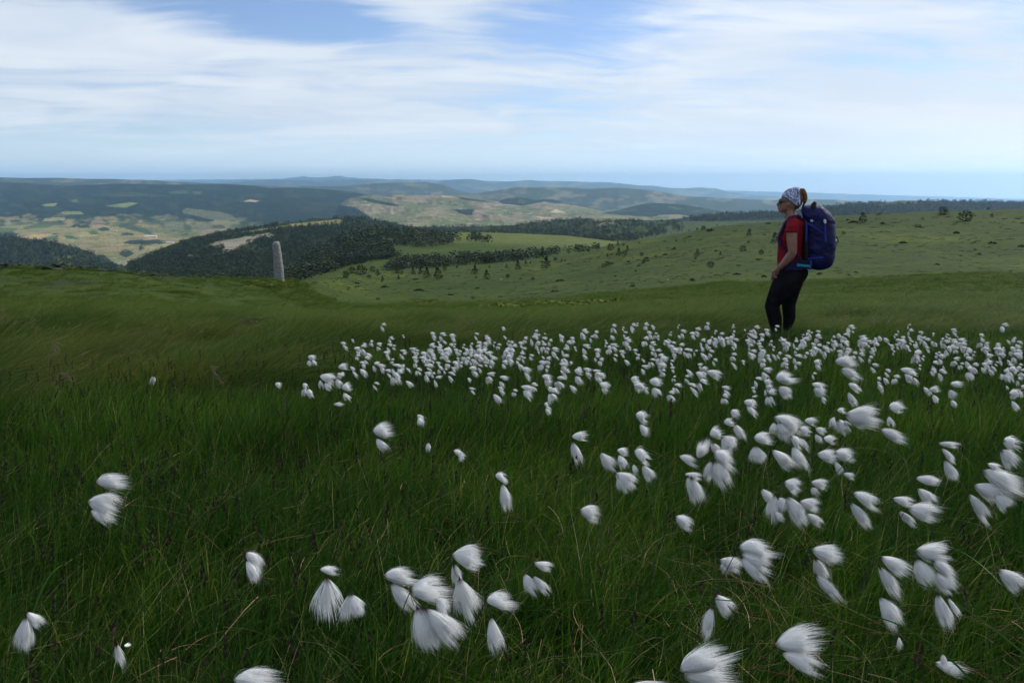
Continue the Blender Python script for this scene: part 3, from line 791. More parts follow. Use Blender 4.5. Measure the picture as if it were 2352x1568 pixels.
# bilberry bushes, bright yellow green
BB = [((640, 655), 60, 34, 'bright yellow green bilberry patch around the foot of the standing stone'), ((1165, 705), 42, 28, 'bright bilberry bush in the middle of the meadow edge'),
      ((1030, 698), 34, 16, 'flat bilberry patch left of the brightest bush'), ((960, 692), 34, 12, 'long thin bilberry patch behind the brown grass'),
      ((1640, 718), 120, 14, 'long yellow green bilberry strip left of the hiker'), ((2100, 722), 170, 16, 'long yellow green bilberry strip right of the hiker'),
      ((1330, 700), 90, 10, 'thin bilberry strip beside the brightest bush'), ((1010, 756), 20, 14, 'small bilberry bush just behind the white flowers')]
for (c, wpx, n_, lab) in BB:
    pts = []; ss = []
    for i in range(n_ * 6):
        px = c[0] + rg.normal(0, .42) * wpx; py = c[1] + rg.normal(0, 1) * max(1.6, wpx * .035)
        h = on_sheet(px, py, 'near')
        if h is None: continue
        pts.append(tuple(h)); ss.append(np.clip(h.y * .030, .32, 1.3) * rg.uniform(.6, 1.2))
    N = len(pts); ss = np.array(ss)
    if not N: continue
    scatter('bilberry_patch', pts, np.stack([np.zeros(N), np.zeros(N), rg.uniform(0, 6, N)], -1), np.stack([ss, ss, ss * .55], -1), rg.integers(0, 3, N), bil_coll, lab, 'bilberry')

# ------------------------------------------------------------------ standing stone
m_stone, k, b = mat('granite_with_lichen', (.25, .25, .25), .95, .1)
t = k.new('ShaderNodeTexCoord')
n1 = k.noise(t.outputs['Object'], 5, 6, .7); n2 = k.noise(t.outputs['Object'], 22, 4, .7); n3 = k.noise(t.outputs['Object'], 2.2, 3, .6)
c = k.mix(k.ramp(n1, .35, .65), (.155, .158, .165), (.32, .32, .32))
c = k.mix(k.ramp(n2, .52, .60), c, (.05, .055, .04))
c = k.mix(k.ramp(n3, .55, .7, 0, .6), c, (.20, .21, .14))
k.l.new(c, b.inputs['Base Color'])
bn = k.new('ShaderNodeBump'); bn.inputs['Strength'].default_value = .8; bn.inputs['Distance'].default_value = .04
k.l.new(n1, bn.inputs['Height']); k.l.new(bn.outputs[0], b.inputs['Normal'])
sb = on_sheet(641, 645, 'near')
su = (sb - Vector((0, 0, CAMZ))).length / FPX            # metres per picture unit there
prof = [(0, -12, 13), (0, -11.4, 13), (.12, -11, 12), (.2, -11.2, 12.2), (.4, -10.6, 11.8), (.55, -10, 9.8), (.7, -10.4, 9.2), (.82, -10.2, 7.6), (.92, -10.6, 6.6), (.965, -9, 5.6), (1.0, -5, 4), (1.0, -1, 1)]
V = []; F = []; NS = 20
for i, (t_, xl, xr) in enumerate(prof):
    for q in range(NS):
        a_ = q / NS * 2 * math.pi
        cx_, sx_ = math.cos(a_), math.sin(a_)
        rr = (abs(cx_) ** 3.2 + abs(sx_) ** 3.2) ** (-1 / 3.2)
        nz = (vn.fbm(np.array(q * .7 + 30), np.array(i * .9 + 5), 3) - .5) * 2.4
        X_ = .87 * (xl + xr) / 2 + .87 * ((xr - xl) / 2 + nz * .9) * rr * cx_
        Y_ = (9.5 + nz) * rr * sx_ * (1 if i < len(prof) - 2 else .5)
        z_ = (t_ * 86 + (0 if t_ < 1 else nz * .6)) if i else -14
        V.append((X_ * su, Y_ * su, z_ * su))
for i in range(len(prof) - 1):
    for q in range(NS): F.append((i * NS + q, i * NS + (q + 1) % NS, (i + 1) * NS + (q + 1) % NS, (i + 1) * NS + q))
F.append(tuple(range((len(prof) - 1) * NS, len(prof) * NS)))
st = link('standing_stone', mesh_of('standing_stone', V, F, m_stone))
st.location = sb
sub = st.modifiers.new('s', 'SUBSURF'); sub.levels = sub.render_levels = 2
tx = bpy.data.textures.new('rock', 'CLOUDS'); tx.noise_scale = .18; tx.noise_depth = 3
dm = st.modifiers.new('d', 'DISPLACE'); dm.texture = tx; dm.strength = .13; dm.mid_level = .5
tag(st, 'tall narrow grey granite standing stone on the left brow of the meadow', 'standing stone')

# small boulders on the slope
m_b = mottled('pale_boulder', (.2, .2, .19), (.34, .33, .31), 4)
for (px, py, w_, lab) in (Z2(1098, 806) + (7, 'pale grey boulder lying in the grass at the slope foot'), Z2(2250, 808) + (6, 'low grey boulder on the slope left of the hiker')):
    h = on_sheet(px, py, 'near')
    if h is None: continue
    s_ = w_ / FPX * h.y / 2
    bm = bmesh.new(); bmesh.ops.create_icosphere(bm, subdivisions=3, radius=1)
    for v in bm.verts:
        v.co *= 1 + (vn.fbm(np.array(v.co.x * 1.5 + 20), np.array(v.co.y * 1.5 + v.co.z + 20), 3) - .5) * .8
    me = bpy.data.meshes.new('boulder'); bm.to_mesh(me); bm.free(); me.materials.append(m_b)
    o = link('boulder', me); o.location = h; o.scale = (s_, s_ * .8, s_ * .55); tag(o, lab, 'boulder')

# ------------------------------------------------------------------ village and sheds in the valley
m_wall = mottled('pale_render', (.5, .47, .42), (.65, .62, .56), .2)
m_roof = mottled('weathered_roof', (.30, .24, .20), (.42, .36, .32), .3)
m_shed = mottled('light_sheet_roof', (.6, .6, .6), (.72, .72, .72), .1)
m_dark = mat('dark_window', (.03, .03, .035), .3, .5)[0]
def house(px, py, wpx, hpx, key, name, label, cat, group, shed=False, rz=0.0):
    h = on_sheet(px, py, key)
    if h is None: return
    D = h.y; W = wpx / FPX * D; H = hpx / FPX * D; Dp = W * .6 if not shed else W * .3
    o = empty(name, (h.x, h.y, h.z - H * .1), rz)
    v = [(-W / 2, -Dp / 2, -H), (W / 2, -Dp / 2, -H), (W / 2, Dp / 2, -H), (-W / 2, Dp / 2, -H)]
    hw = H * (.62 if not shed else .55)
    v += [(x_, y_, hw) for x_, y_, _ in v] + [(-W / 2, 0, H * .99), (W / 2, 0, H * .99)]
    link('wall', mesh_of('wall', v, [(0, 1, 5, 4), (1, 2, 6, 9, 5), (2, 3, 7, 6), (3, 0, 4, 8, 7)], m_wall, False), o)
    e = .06 * H; q = W / 2 + e
    r_ = [(-q, -Dp / 2 - e * 2, hw - e), (q, -Dp / 2 - e * 2, hw - e), (q, 0, H + e), (-q, 0, H + e), (-q, Dp / 2 + e * 2, hw - e), (q, Dp / 2 + e * 2, hw - e)]
    r_ += [(a_, b_, c_ + e * 1.5) for a_, b_, c_ in r_]
    link('roof', mesh_of('roof', r_, [(6, 7, 8, 9), (9, 8, 11, 10), (1, 0, 3, 2), (2, 3, 4, 5), (0, 1, 7, 6), (4, 10, 11, 5), (0, 6, 9, 3), (3, 9, 10, 4), (1, 2, 8, 7), (2, 5, 11, 8)], m_shed if shed else m_roof, False), o)
    nw = 3 if not shed else 6
    win = mesh_of('window', [(0, 0, 0), (W * .06, 0, 0), (W * .06, 0, hw * .4), (0, 0, hw * .4), (0, .1, 0), (W * .06, .1, 0), (W * .06, .1, hw * .4), (0, .1, hw * .4)], [(0, 1, 2, 3), (4, 7, 6, 5), (0, 4, 5, 1), (1, 5, 6, 2), (2, 6, 7, 3), (3, 7, 4, 0)], m_dark, False)
    for j in range(nw):
        wo_ = link('window', win, o); wo_.location = (-W * .39 + W * .72 * j / (nw - 1), -Dp / 2 - .08, hw * .35)
    tag(o, label, cat, group)
vv = [(256, 603, 5, 3.2, 'leftmost small house of the hamlet in the valley bottom'), (262, 605, 6, 3.6, 'second house from the left in the hamlet'), (269, 604, 5, 3.2, 'third house from the left in the hamlet'),
      (274, 602, 6, 3.6, 'middle house of the hamlet with pale wall'), (280, 601, 6, 3.4, 'third house from the right in the hamlet'), (286, 599, 5, 3.0, 'rightmost upper house of the hamlet'), (260, 600.5, 4, 2.6, 'upper left tiny house of the hamlet'), (292, 596.5, 4, 2.6, 'lone tiny house just right of the hamlet')]
for i, q in enumerate(vv): house(q[0], q[1], q[2], q[3], 'valley', 'village_house', q[4], 'house', 'houses of the hamlet in the valley', rz=random.uniform(-.5, .5))
for q in ((346, 544, 26, 3.4, 'long white farm shed among the tan fields'), (391, 558, 16, 3.0, 'long white farm shed nearest the dark hill'), (265, 531.5, 8, 2.4, 'small pair like white farm shed farthest up the fields')):
    house(q[0], q[1], q[2], q[3], 'valley', 'farm_shed', q[4], 'shed', 'farm sheds in the valley fields', True, rz=random.uniform(-.15, .15))

# ------------------------------------------------------------------ meadow grass
def grass_mat(name, cols, transl=.35, patch=.6, straw=None):
    """blade colour from a per-blade value, shifted by broad patches of the meadow"""
    m = bpy.data.materials.new(name); m.use_nodes = True
    k = NT(m.node_tree); k.n.clear()
    h = k.new('ShaderNodeAttribute', attribute_name='hue').outputs['Fac']
    tt = k.new('ShaderNodeAttribute', attribute_name='tip').outputs['Fac']
    g_ = k.new('ShaderNodeNewGeometry'); oi = k.new('ShaderNodeObjectInfo')
    n = k.noise(g_.outputs['Position'], patch, 4, .6)
    f = k.math('ADD', k.math('MULTIPLY', h, .75), k.math('MULTIPLY', k.math('SUBTRACT', n, .43), 1.7))
    f = k.math('ADD', f, k.math('MULTIPLY', k.math('SUBTRACT', oi.outputs['Random'], .5), .25), clamp=True)
    cr = k.new('ShaderNodeValToRGB')
    e = cr.color_ramp.elements
    e[0].position = 0; e[0].color = (*cols[0], 1); e[1].position = 1; e[1].color = (*cols[-1], 1)
    for i, c_ in enumerate(cols[1:-1]):
        q = e.new((i + 1) / (len(cols) - 1)); q.color = (*c_, 1)
    k.l.new(f, cr.inputs[0])
    c = cr.outputs[0]
    if straw:
        c = k.mix(k.math('MULTIPLY', k.ramp(h, .945, .955), .9), c, straw)
    c = k.mix(k.math('MULTIPLY', k.ramp(tt, .65, 1.0), .45), c, (.12, .18, .025))
    d = k.new('ShaderNodeBsdfDiffuse'); k.l.new(c, d.inputs[0])
    t_ = k.new('ShaderNodeBsdfTranslucent'); k.l.new(k.mix(1.0, c, (1.0, 1.15, .55), 'MULTIPLY'), t_.inputs[0])
    gl = k.new('ShaderNodeBsdfGlossy'); gl.inputs['Roughness'].default_value = .45; gl.inputs[0].default_value = (.9, .95, 1, 1)
    s1 = k.new('ShaderNodeMixShader'); s1.inputs[0].default_value = transl
    k.l.new(d.outputs[0], s1.inputs[1]); k.l.new(t_.outputs[0], s1.inputs[2])
    s2 = k.new('ShaderNodeMixShader'); s2.inputs[0].default_value = .007
    k.l.new(s1.outputs[0], s2.inputs[1]); k.l.new(gl.outputs[0], s2.inputs[2])
    o_ = k.new('ShaderNodeOutputMaterial'); k.l.new(s2.outputs[0], o_.inputs[0])
    return m
m_sedge = grass_mat('sedge_blades', [(.006, .028, .006), (.014, .052, .008), (.034, .090, .012), (.11, .165, .022)], straw=(.24, .20, .10))
m_tussock = grass_mat('long_tussock_grass', [(.012, .045, .010), (.034, .072, .013), (.078, .108, .022), (.17, .16, .06)], patch=.45, straw=(.20, .16, .09))
m_purple = grass_mat('moor_grass_heads', [(.034, .072, .010), (.066, .110, .014), (.125, .145, .040)], patch=.4, straw=(.2, .17, .1))
m_straw, k, b = mat('dry_straw', (.34, .27, .16), .7, .2)
g_ = k.new('ShaderNodeAttribute', attribute_name='hue')
k.l.new(k.mix(g_.outputs['Fac'], (.30, .22, .12), (.16, .06, .025)), b.inputs['Base Color'])
m_spike = mat('dark_sedge_spike', (.022, .014, .009), .8, .2)[0]

def blades_mesh(name, rng, n, rad, h, wd, lean, curl, m, seg=3, spread=.5, wind=(1, 0)):
    V = []; F = []; hue = []; tip = []
    for i in range(n):
        a = rng.random() * 6.28; r_ = rad * math.sqrt(rng.random())
        bx, by = r_ * math.cos(a), r_ * math.sin(a)
        hh = h * rng.uniform(.5, 1.12)
        dr = np.array([math.cos(a), math.sin(a)]) * spread * rng.random() + rng.normal(0, .28, 2) + np.array(wind) * lean
        face = rng.random() * 6.28
        sx_, sy_ = math.cos(face), math.sin(face)
        w_ = wd * rng.uniform(.6, 1.2); hv_ = rng.random(); b0 = len(V); cu = curl * rng.uniform(.3, 1.4)
        for s_ in range(seg + 1):
            t = s_ / seg
            ox = dr * hh * (t * .35 + t * t * cu)
            z = hh * (t - .28 * t * t * cu * min(1.3, np.hypot(*dr) * 1.2))
            ww = w_ * (1 - t) ** .6 * .5
            c = np.array([bx + ox[0], by + ox[1], z])
            if s_ < seg:
                V += [c - np.array([sx_, sy_, 0]) * ww, c + np.array([sx_, sy_, 0]) * ww]; hue += [hv_] * 2; tip += [t] * 2
            else:
                V.append(c); hue.append(hv_); tip.append(1)
        for s_ in range(seg - 1):
            q = b0 + 2 * s_; F.append((q, q + 1, q + 3, q + 2))
        q = b0 + 2 * (seg - 1); F.append((q, q + 1, q + 2))
    me = mesh_of(name, V, F, m, True)
    fattr(me, 'hue', hue); fattr(me, 'tip', tip)
    return me
gr_ = np.random.default_rng(21)
near_coll = src_objects([blades_mesh('sedge', gr_, 44, .055, .20, .0034, .25, .7, m_sedge) for i in range(5)] +
                        [blades_mesh('sedge_tall', gr_, 24, .045, .31, .0038, .4, 1.0, m_sedge) for i in range(3)], 'near_grass_source')
long_coll = src_objects([blades_mesh('long_grass', gr_, 90, .10, .42, .0034, .75, 1.25, m_tussock, 5) for i in range(4)], 'long_grass_source')
mid_coll = src_objects([blades_mesh('mid_sedge', gr_, 60, .12, .24, .0055, .3, .7, m_sedge) for i in range(4)], 'mid_grass_source')
haze_coll = src_objects([blades_mesh('moor_grass', gr_, 80, .22, .40, .0075, .6, 1.0, m_purple, 3) for i in range(3)] +
                        [blades_mesh('moor_grass_green', gr_, 80, .22, .34, .0095, .5, 1.0, m_tussock, 3) for i in range(3)], 'moor_grass_source')

def wedge(rng, n, d0, d1, a0=-.80, a1=.80, pad=.35):
    d = np.sqrt(rng.uniform(d0 * d0, d1 * d1, n))
    x = rng.uniform(a0, a1, n) * (d + pad)
    return x, d
# which stretch of the meadow carries the long, wind-laid tussock grass: the left middle ground
def longness(x, y):
    px, py = proj(np.stack([x, y, ground(x, y, False) + .15], -1))
    n = (vn.fbm(x * .8 + 3, y * .8 + 3, 4) - .5)
    edge = np.interp(px, [-400, 0, 300, 500, 700, 800, 1100, 1400, 1800, 2400, 2900], [960, 945, 905, 880, 835, 790, 768, 756, 752, 745, 740])
    return (edge - py) / 60 + n * 2.2
def ok_l(x, y): return longness(x, y) + gr_.normal(0, .25, len(x)) > 0
def place(name, n, d0, d1, coll, kinds, smin, smax, cond, label, cat='grass', zs=1.0, a0=-.80, a1=.80, grow=0.0, tilt=.10, hz_=((0, 1), (1, 1)), clump=0.0):
    x, y = wedge(gr_, n, d0, d1, a0, a1)
    ok = cond(x, y); x, y = x[ok], y[ok]
    N = len(x); z = ground(x, y)
    s = gr_.uniform(smin, smax, N) * (1 + grow * (y - d0)) * (.90 if d0 < 1 else 1)
    s *= .80 + .5 * vn.fbm(x * 1.3, y * 1.3, 3)
    if clump: s *= np.clip(.30 + 2.0 * (vn2.fbm(x * 1.25 + 9, y * 1.25 + 9, 3) - .25), .35, 1.7)
    sz = s * zs * np.interp(y, hz_[0], hz_[1])
    rot = np.stack([gr_.normal(0, tilt, N), gr_.normal(0, tilt, N), gr_.normal(0, .55, N)], -1)
    scatter(name, np.stack([x, y, z - .008], -1), rot, np.stack([s, s, sz], -1), gr_.integers(0, kinds, N), coll, label, cat)
notlong = lambda x, y: ~ok_l(x, y)
place('near_sedge_grass', 4300, .35, 3.6, near_coll, 8, .75, 1.2, notlong, 'fine dark green sedge blades filling the nearest meadow', a0=-.95, a1=.95)
place('middle_sedge_grass', 17000, 3.4, 13.5, mid_coll, 4, .8, 1.25, notlong, 'green sedge among and behind the white cottongrass', grow=.02, hz_=((3.5, 6, 8, 14), (1, .72, .42, .42)))
place('long_tussock_grass', 11000, 2.2, 14, long_coll, 4, .7, 1.15, ok_l, 'long wind laid grass tussocks left of and behind the white flowers', zs=.85, grow=.02, hz_=((5, 8, 14), (1, .7, .5)), clump=1.0)
place('brow_moor_grass', 20000, 9, 34, haze_coll, 6, .75, 1.2, lambda x, y: gr_.random(len(x)) < np.clip(1.45 - y / 28, .25, 1) * (1.35 - .0 * x) * np.where(y > 9, 1, 0), 'pale brownish moor grass beyond the cottongrass', grow=.025, zs=.8, hz_=((9, 14, 34), (.38, .42, .34)))
place('far_brow_grass', 9000, 28, 105, haze_coll, 6, .9, 1.5, lambda x, y: y < np.interp(x / y, _ca, _cD) * 1.02, 'rough grass on the far brow of the meadow', grow=.02, zs=.32)

# litter of dry bent straws and brown stalks, right foreground mostly
def ribbon(V, F, A, pts, w_, hv_, side=None):
    b0 = len(V)
    for i, p in enumerate(pts):
        t = i / (len(pts) - 1)
        d = pts[min(i + 1, len(pts) - 1)] - pts[max(i - 1, 0)]
        s_ = np.cross(d, (0.2, -1, .3)); s_ = s_ / (np.linalg.norm(s_) + 1e-9) * w_ * .5 * (1 - .75 * t)
        V += [p - s_, p + s_]; A += [hv_] * 2
    for i in range(len(pts) - 1):
        q = b0 + 2 * i; F.append((q, q + 1, q + 3, q + 2))
V = []; F = []; A = []
for i in range(2000):
    a = gr_.normal(.33, .34) if i % 4 else gr_.uniform(-.8, .8); d = gr_.uniform(.8, 4.5) if i % 3 else gr_.uniform(1, 2.6)
    x, y = a * d, d; z = float(ground(x, y)) + gr_.uniform(.02, .15)
    th = gr_.uniform(0, 6.28); L_ = gr_.uniform(.06, .26); bend = gr_.normal(0, .5); rise = gr_.normal(0, .35)
    pts = []
    for s_ in range(6):
        t = s_ / 5
        pts.append(np.array([x + math.cos(th + bend * t) * L_ * t, y + math.sin(th + bend * t) * L_ * t, z + rise * L_ * t - .25 * L_ * t * t]))
    ribbon(V, F, A, pts, gr_.uniform(.0010, .0022), gr_.random() ** 2)
me = mesh_of('dry_straw', V, F, m_straw); fattr(me, 'hue', A)
tag(link('dry_straw', me), 'pale and reddish dry straws tangled in the foreground grass', 'straw', kind='stuff')
# pale feathery grass stems standing out of the long tussocks
V = []; F = []; A = []
xs, ds = wedge(gr_, 5200, 2.6, 15)
kp = longness(xs, ds) > .1
for x, y in zip(xs[kp], ds[kp]):
    z = float(ground(x, y)); hh = gr_.uniform(.16, .38) * (1 - .02 * y); ln = gr_.uniform(.25, .9) * hh; w_ = .0010 + .00028 * y
    pts = [np.array([x + ln * t * t, y + gr_.normal(0, .004), z + hh * (t - .22 * t * t)]) for t in (0, .3, .55, .75, .9, 1)]
    ribbon(V, F, A, pts, w_, gr_.random() * .3)
    for j in range(5):
        c = pts[3] * (1 - j / 5) + pts[5] * (j / 5); dr = np.array([gr_.uniform(.3, 1), gr_.normal(0, .5), gr_.uniform(-.3, .6)]) * .022
        ribbon(V, F, A, [c, c + dr * .5, c + dr - np.array([0, 0, .004])], w_ * 1.2, gr_.random() * .6)
me = mesh_of('feathery_stems', V, F, m_straw); fattr(me, 'hue', A)
tag(link('feathery_stems', me), 'pale feathery grass stems rising from the long tussock grass', 'grass', kind='stuff')
# dark sedge flower spikes on thin stalks
V = []; F = []; A = []; mi = []
def spike(x, y, z, h, s=1.0):
    ln = gr_.normal(.25, .2); ly = gr_.normal(0, .15)
    pts = [np.array([x + ln * h * t * t, y + ly * h * t, z + h * t]) for t in (0, .35, .7, 1)]
    n0 = len(F); ribbon(V, F, A, pts, .0016 * s, 0)
    top = pts[-1]
    for j in range(gr_.integers(2, 5)):
        c = top + np.array([gr_.normal(0, .002), gr_.normal(0, .002), -.014 * j * s]); q = gr_.normal(size=3) * .35 + np.array([.2, 0, 1]); q /= np.linalg.norm(q)
        u_ = np.cross(q, (0, 1, 0)); u_ /= np.linalg.norm(u_); w2 = np.cross(q, u_); L_ = .010 * s * gr_.uniform(.7, 1.3); r_ = .0032 * s
        b0 = len(V); V.extend([c - q * L_, c + u_ * r_, c + w2 * r_, c - u_ * r_, c - w2 * r_, c + q * L_]); A.extend([0] * 6)
        for e_ in range(4):
            F.append((b0, b0 + 1 + (e_ + 1) % 4, b0 + 1 + e_)); F.append((b0 + 5, b0 + 1 + e_, b0 + 1 + (e_ + 1) % 4))
for i in range(2600):
    d = math.sqrt(gr_.uniform(.9, 80)); a = gr_.uniform(-.8, .8) if d > 3 else gr_.choice([gr_.uniform(-.75, -.1), gr_.uniform(-.8, .8)])
    if d > 6.5: continue
    x, y = a * d, d
    if longness(np.array([x]), np.array([y]))[0] > .6: continue
    spike(x, y, float(ground(x, y)), gr_.uniform(.20, .34), 1 + d * .06)
me = mesh_of('sedge_spikes', V, F, m_spike, False)
tag(link('sedge_spikes', me), 'small dark brown sedge spikes standing through the green grass', 'sedge spikes', kind='stuff')
# long arching single blades
V = []; F = []; A = []; T_ = []
def arch(p0, p1, Y0, Y1, sag, w_, hv_):
    a_ = at(p0[0], p0[1], Y0); b_ = at(p1[0], p1[1], Y1)
    pts = [a_ * (1 - t) + b_ * t + np.array([0, 0, sag * 4 * t * (1 - t)]) for t in np.linspace(0, 1, 12)]
    ribbon(V, F, A, pts, w_, hv_)
for p0, p1, Y0, Y1, sg, w_, hv_ in (((505, 1415), (700, 1400), 1.5, 1.55, .035, .003, .8), ((1360, 1568), (1450, 1498), 1.05, 1.1, .02, .003, .7), ((2230, 1560), (1900, 1408), 1.2, 1.3, .04, .004, .3), ((1960, 1490), (1480, 1400), 1.2, 1.3, .05, .0035, .4),
                                  ((2352, 1500), (1970, 1300), 1.2, 1.5, .03, .004, .25), ((560, 1190), (920, 1180), 2.4, 2.6, .09, .003, .4), ((720, 1080), (1010, 1090), 2.6, 2.7, .02, .002, .8), ((1170, 1090), (1235, 1180), 2.1, 2.2, .06, .003, .5), ((1080, 1300), (1176, 1260), 1.7, 1.9, .01, .003, .5),
                                  ((1890, 1130), (2010, 1040), 2.0, 2.3, .04, .003, .3), ((40, 1560), (180, 1300), 1.3, 1.6, .08, .004, .3), ((2352, 1410), (2100, 1250), 1.4, 1.7, .05, .004, .35)):
    arch(p0, p1, Y0, Y1, sg, w_, hv_)
for i in range(420):
    d = gr_.uniform(1.0, 5); x = gr_.uniform(-.75, .75) * d; z = float(ground(x, d)); L_ = gr_.uniform(.15, .34); th = gr_.normal(.1, .8); hh = gr_.uniform(.16, .30)
    pts = [np.array([x + math.cos(th) * L_ * t, d + math.sin(th) * L_ * t, z + hh * (1 - (1 - t) ** 2) - (.12 * t * t if i % 2 else .02 * t * t)]) for t in np.linspace(0, 1, 8)]
    ribbon(V, F, A, pts, .0028, gr_.random())
me = mesh_of('arching_blades', V, F, m_sedge); fattr(me, 'hue', np.array(A) * .94); fattr(me, 'tip', np.zeros(len(V)))
tag(link('arching_blades', me), 'long single green blades arching over the foreground grass', 'grass', kind='stuff')

# feathery grass seed heads
m_pan = mat('seed_head', (.22, .17, .12), .8, .2)[0]; m_pand = mat('dark_seed_head', (.07, .05, .035), .8, .2)[0]
def seed_head(pts_px, Yd, lab, dark=False, n=11, side=1):
    P = [at(px, py, Yd) for px, py in pts_px]
    def cur(t):
        q = t * (len(P) - 1); i = min(int(q), len(P) - 2); f = q - i; return P[i] * (1 - f) + P[i + 1] * f
    u_ = Yd / FPX
    o = empty('seed_grass', tuple(P[0])); base_ = P[0]
    V = []; F = []; A = []
    ribbon(V, F, A, [cur(t) - base_ for t in np.linspace(0, 1, 14)], 1.1 * u_, 0)
    link('stem', mesh_of('stem', V, F, m_pand if dark else m_pan), o)
    V = []; F = []; A = []
    for j in range(n):
        t = .45 + .55 * j / (n - 1); c = cur(t) - base_
        L_ = u_ * gr_.uniform(10, 22) * (1.3 - t * .6); dr = np.array([gr_.uniform(.7, 1.2) * side, gr_.normal(0, .3), gr_.uniform(-.5, .15)])
        pts = [c + dr * L_ * s_ + np.array([0, 0, -.35 * L_ * s_ * s_]) for s_ in (0, .33, .66, 1)]
        ribbon(V, F, A, pts, .7 * u_, 0)
        for q in range(5):
            cc = pts[1] * (1 - q / 4) + pts[3] * (q / 4)
            ribbon(V, F, A, [cc, cc + dr * u_ * 2.6 + np.array([0, 0, -u_])], 2.0 * u_, 0)
    link('seeds', mesh_of('seeds', V, F, m_pand if dark else m_pan), o)
    tag(o, lab, 'grass')
seed_head([(528, 775), (536, 755), (555, 736), (580, 731), (600, 733)], 6.0, 'large dark arching reed head left of the standing stone foot, above the tussock', True, 14)
seed_head([(110, 850), (112, 810), (118, 795), (130, 786)], 5.0, 'pinkish feathery seed head in the left tussock grass, upper of two', False, 9)
seed_head([(128, 895), (130, 860), (142, 852), (160, 872)], 4.6, 'pinkish drooping seed head in the left tussock grass, lower of two', False, 8)
seed_head([(492, 910), (490, 870), (488, 850), (482, 838)], 4.4, 'pale sparse seed head standing in dark grass left of the small flowers', False, 8)
seed_head([(1050, 770), (1047, 735), (1060, 722)], 9.0, 'thin straw seed head left of the brightest bilberry bush', False, 6)

# ------------------------------------------------------------------ cottongrass
def white_hair(name, c):
    m = bpy.data.materials.new(name); m.use_nodes = True
    k = NT(m.node_tree); k.n.clear()
    tt = k.new('ShaderNodeAttribute', attribute_name='tip').outputs['Fac']
    hh = k.new('ShaderNodeAttribute', attribute_name='hue').outputs['Fac']
    cc = k.mix(k.ramp(tt, 0, .24), (.10, .07, .055), k.mix(hh, (.80, .80, .80), c))
    d = k.new('ShaderNodeBsdfDiffuse'); k.l.new(cc, d.inputs[0])
    t_ = k.new('ShaderNodeBsdfTranslucent'); k.l.new(cc, t_.inputs[0])
    s1 = k.new('ShaderNodeMixShader'); s1.inputs[0].default_value = .35
    k.l.new(d.outputs[0], s1.inputs[1]); k.l.new(t_.outputs[0], s1.inputs[2])
    o_ = k.new('ShaderNodeOutputMaterial'); k.l.new(s1.outputs[0], o_.inputs[0])
    return m
m_cotton = white_hair('cotton_bristles', (.93, .93, .92))
m_stem, k, b = mat('cottongrass_stem', (.03, .045, .015), .6, .3)
g_ = k.new('ShaderNodeAttribute', attribute_name='tip')
k.l.new(k.mix(k.ramp(g_.outputs['Fac'], .45, .95), (.035, .055, .016), (.022, .014, .010)), b.inputs['Base Color'])
m_bract = mat('dark_bract', (.028, .018, .014), .7, .3)[0]

def tuft_mesh(name, rng, n, core=True, ragged=.12, bend=.16, fan=0.0):
    """one silky spikelet: pointed root at the origin, blunt fringed brush end near x = 1 (scaled on use)"""
    V = []; F = []; T = []; H = []
    def prof(t): return (1 - (1 - t) ** 1.75) ** .95 * (1 - .16 * t ** 4)
    def cur(t, r0, a, k_, flare):
        r = .5 * r0 * prof(t) * (1 + flare * t * t)
        return np.array([t * k_, r * math.cos(a), r * math.sin(a) - bend * t * t * k_])
    nloc = 8; la = rng.uniform(0, 6.28, nloc); ll = rng.uniform(.72, 1.10, nloc)      # locks of different length
    def lock(a):
        j = int(np.argmin(np.abs((a - la + math.pi) % 6.283 - math.pi))); return j
    if core:
        NS, NR = 12, 6
        for i in range(NR + 1):
            t = i / NR
            for q in range(NS):
                a = q / NS * 6.283
                p = cur(t, .74 * (1 if i < NR else .35), a, .70 * ll[lock(a)] + .04, 0)
                V.append(p); T.append(t); H.append(.75)
        for i in range(NR):
            for q in range(NS): F.append((i * NS + q, i * NS + (q + 1) % NS, (i + 1) * NS + (q + 1) % NS, (i + 1) * NS + q))
        F.append(tuple(range(NR * NS, (NR + 1) * NS)))
    for i in range(n):
        a = rng.random() * 6.283
        j = lock(a)
        a2 = a + ((la[j] - a + math.pi) % 6.283 - math.pi) * .35
        r0 = math.sqrt(rng.uniform(.22, 1.05)) if core else math.sqrt(rng.uniform(0, 1.1))
        stray = rng.random() < .13
        kk = ll[j] * (1 + rng.normal(0, ragged * .6)) * (1.0 - .12 * max(0, r0 - .6)); fl = rng.normal(fan, .08 + ragged * .6) + (abs(rng.normal(0, .32)) if stray else 0)
        if stray: kk *= rng.uniform(.95, 1.18)
        wd = (.0085 if n > 300 else .018 if n > 130 else .036 if n > 60 else .06) * rng.uniform(.5, 1.3)
        wob = rng.normal(0, .07); ns = 5 if n > 150 else 3; hv_ = rng.random(); tw = rng.uniform(-1, 1)
        b0 = len(V)
        for s_ in range(ns + 1):
            t = .02 + .98 * s_ / ns
            aa = a * (1 - t) + a2 * t + wob * t * 3
            p = cur(t, r0, aa, kk, fl)
            tang = np.array([0, -math.sin(aa) + tw * math.cos(aa), math.cos(aa) + tw * math.sin(aa)])
            ww = wd * (.5 + .7 * math.sin(math.pi * min(t * .9, 1))) * (1 - .9 * t ** 3) * .5
            V += [p - tang * ww, p + tang * ww]; T += [t, t]; H += [hv_, hv_]
        for s_ in range(ns):
            q = b0 + 2 * s_; F.append((q, q + 1, q + 3, q + 2))
    me = mesh_of(name, V, F, m_cotton, True); fattr(me, 'tip', T); fattr(me, 'hue', H)
    return me
cr_ = np.random.default_rng(99)
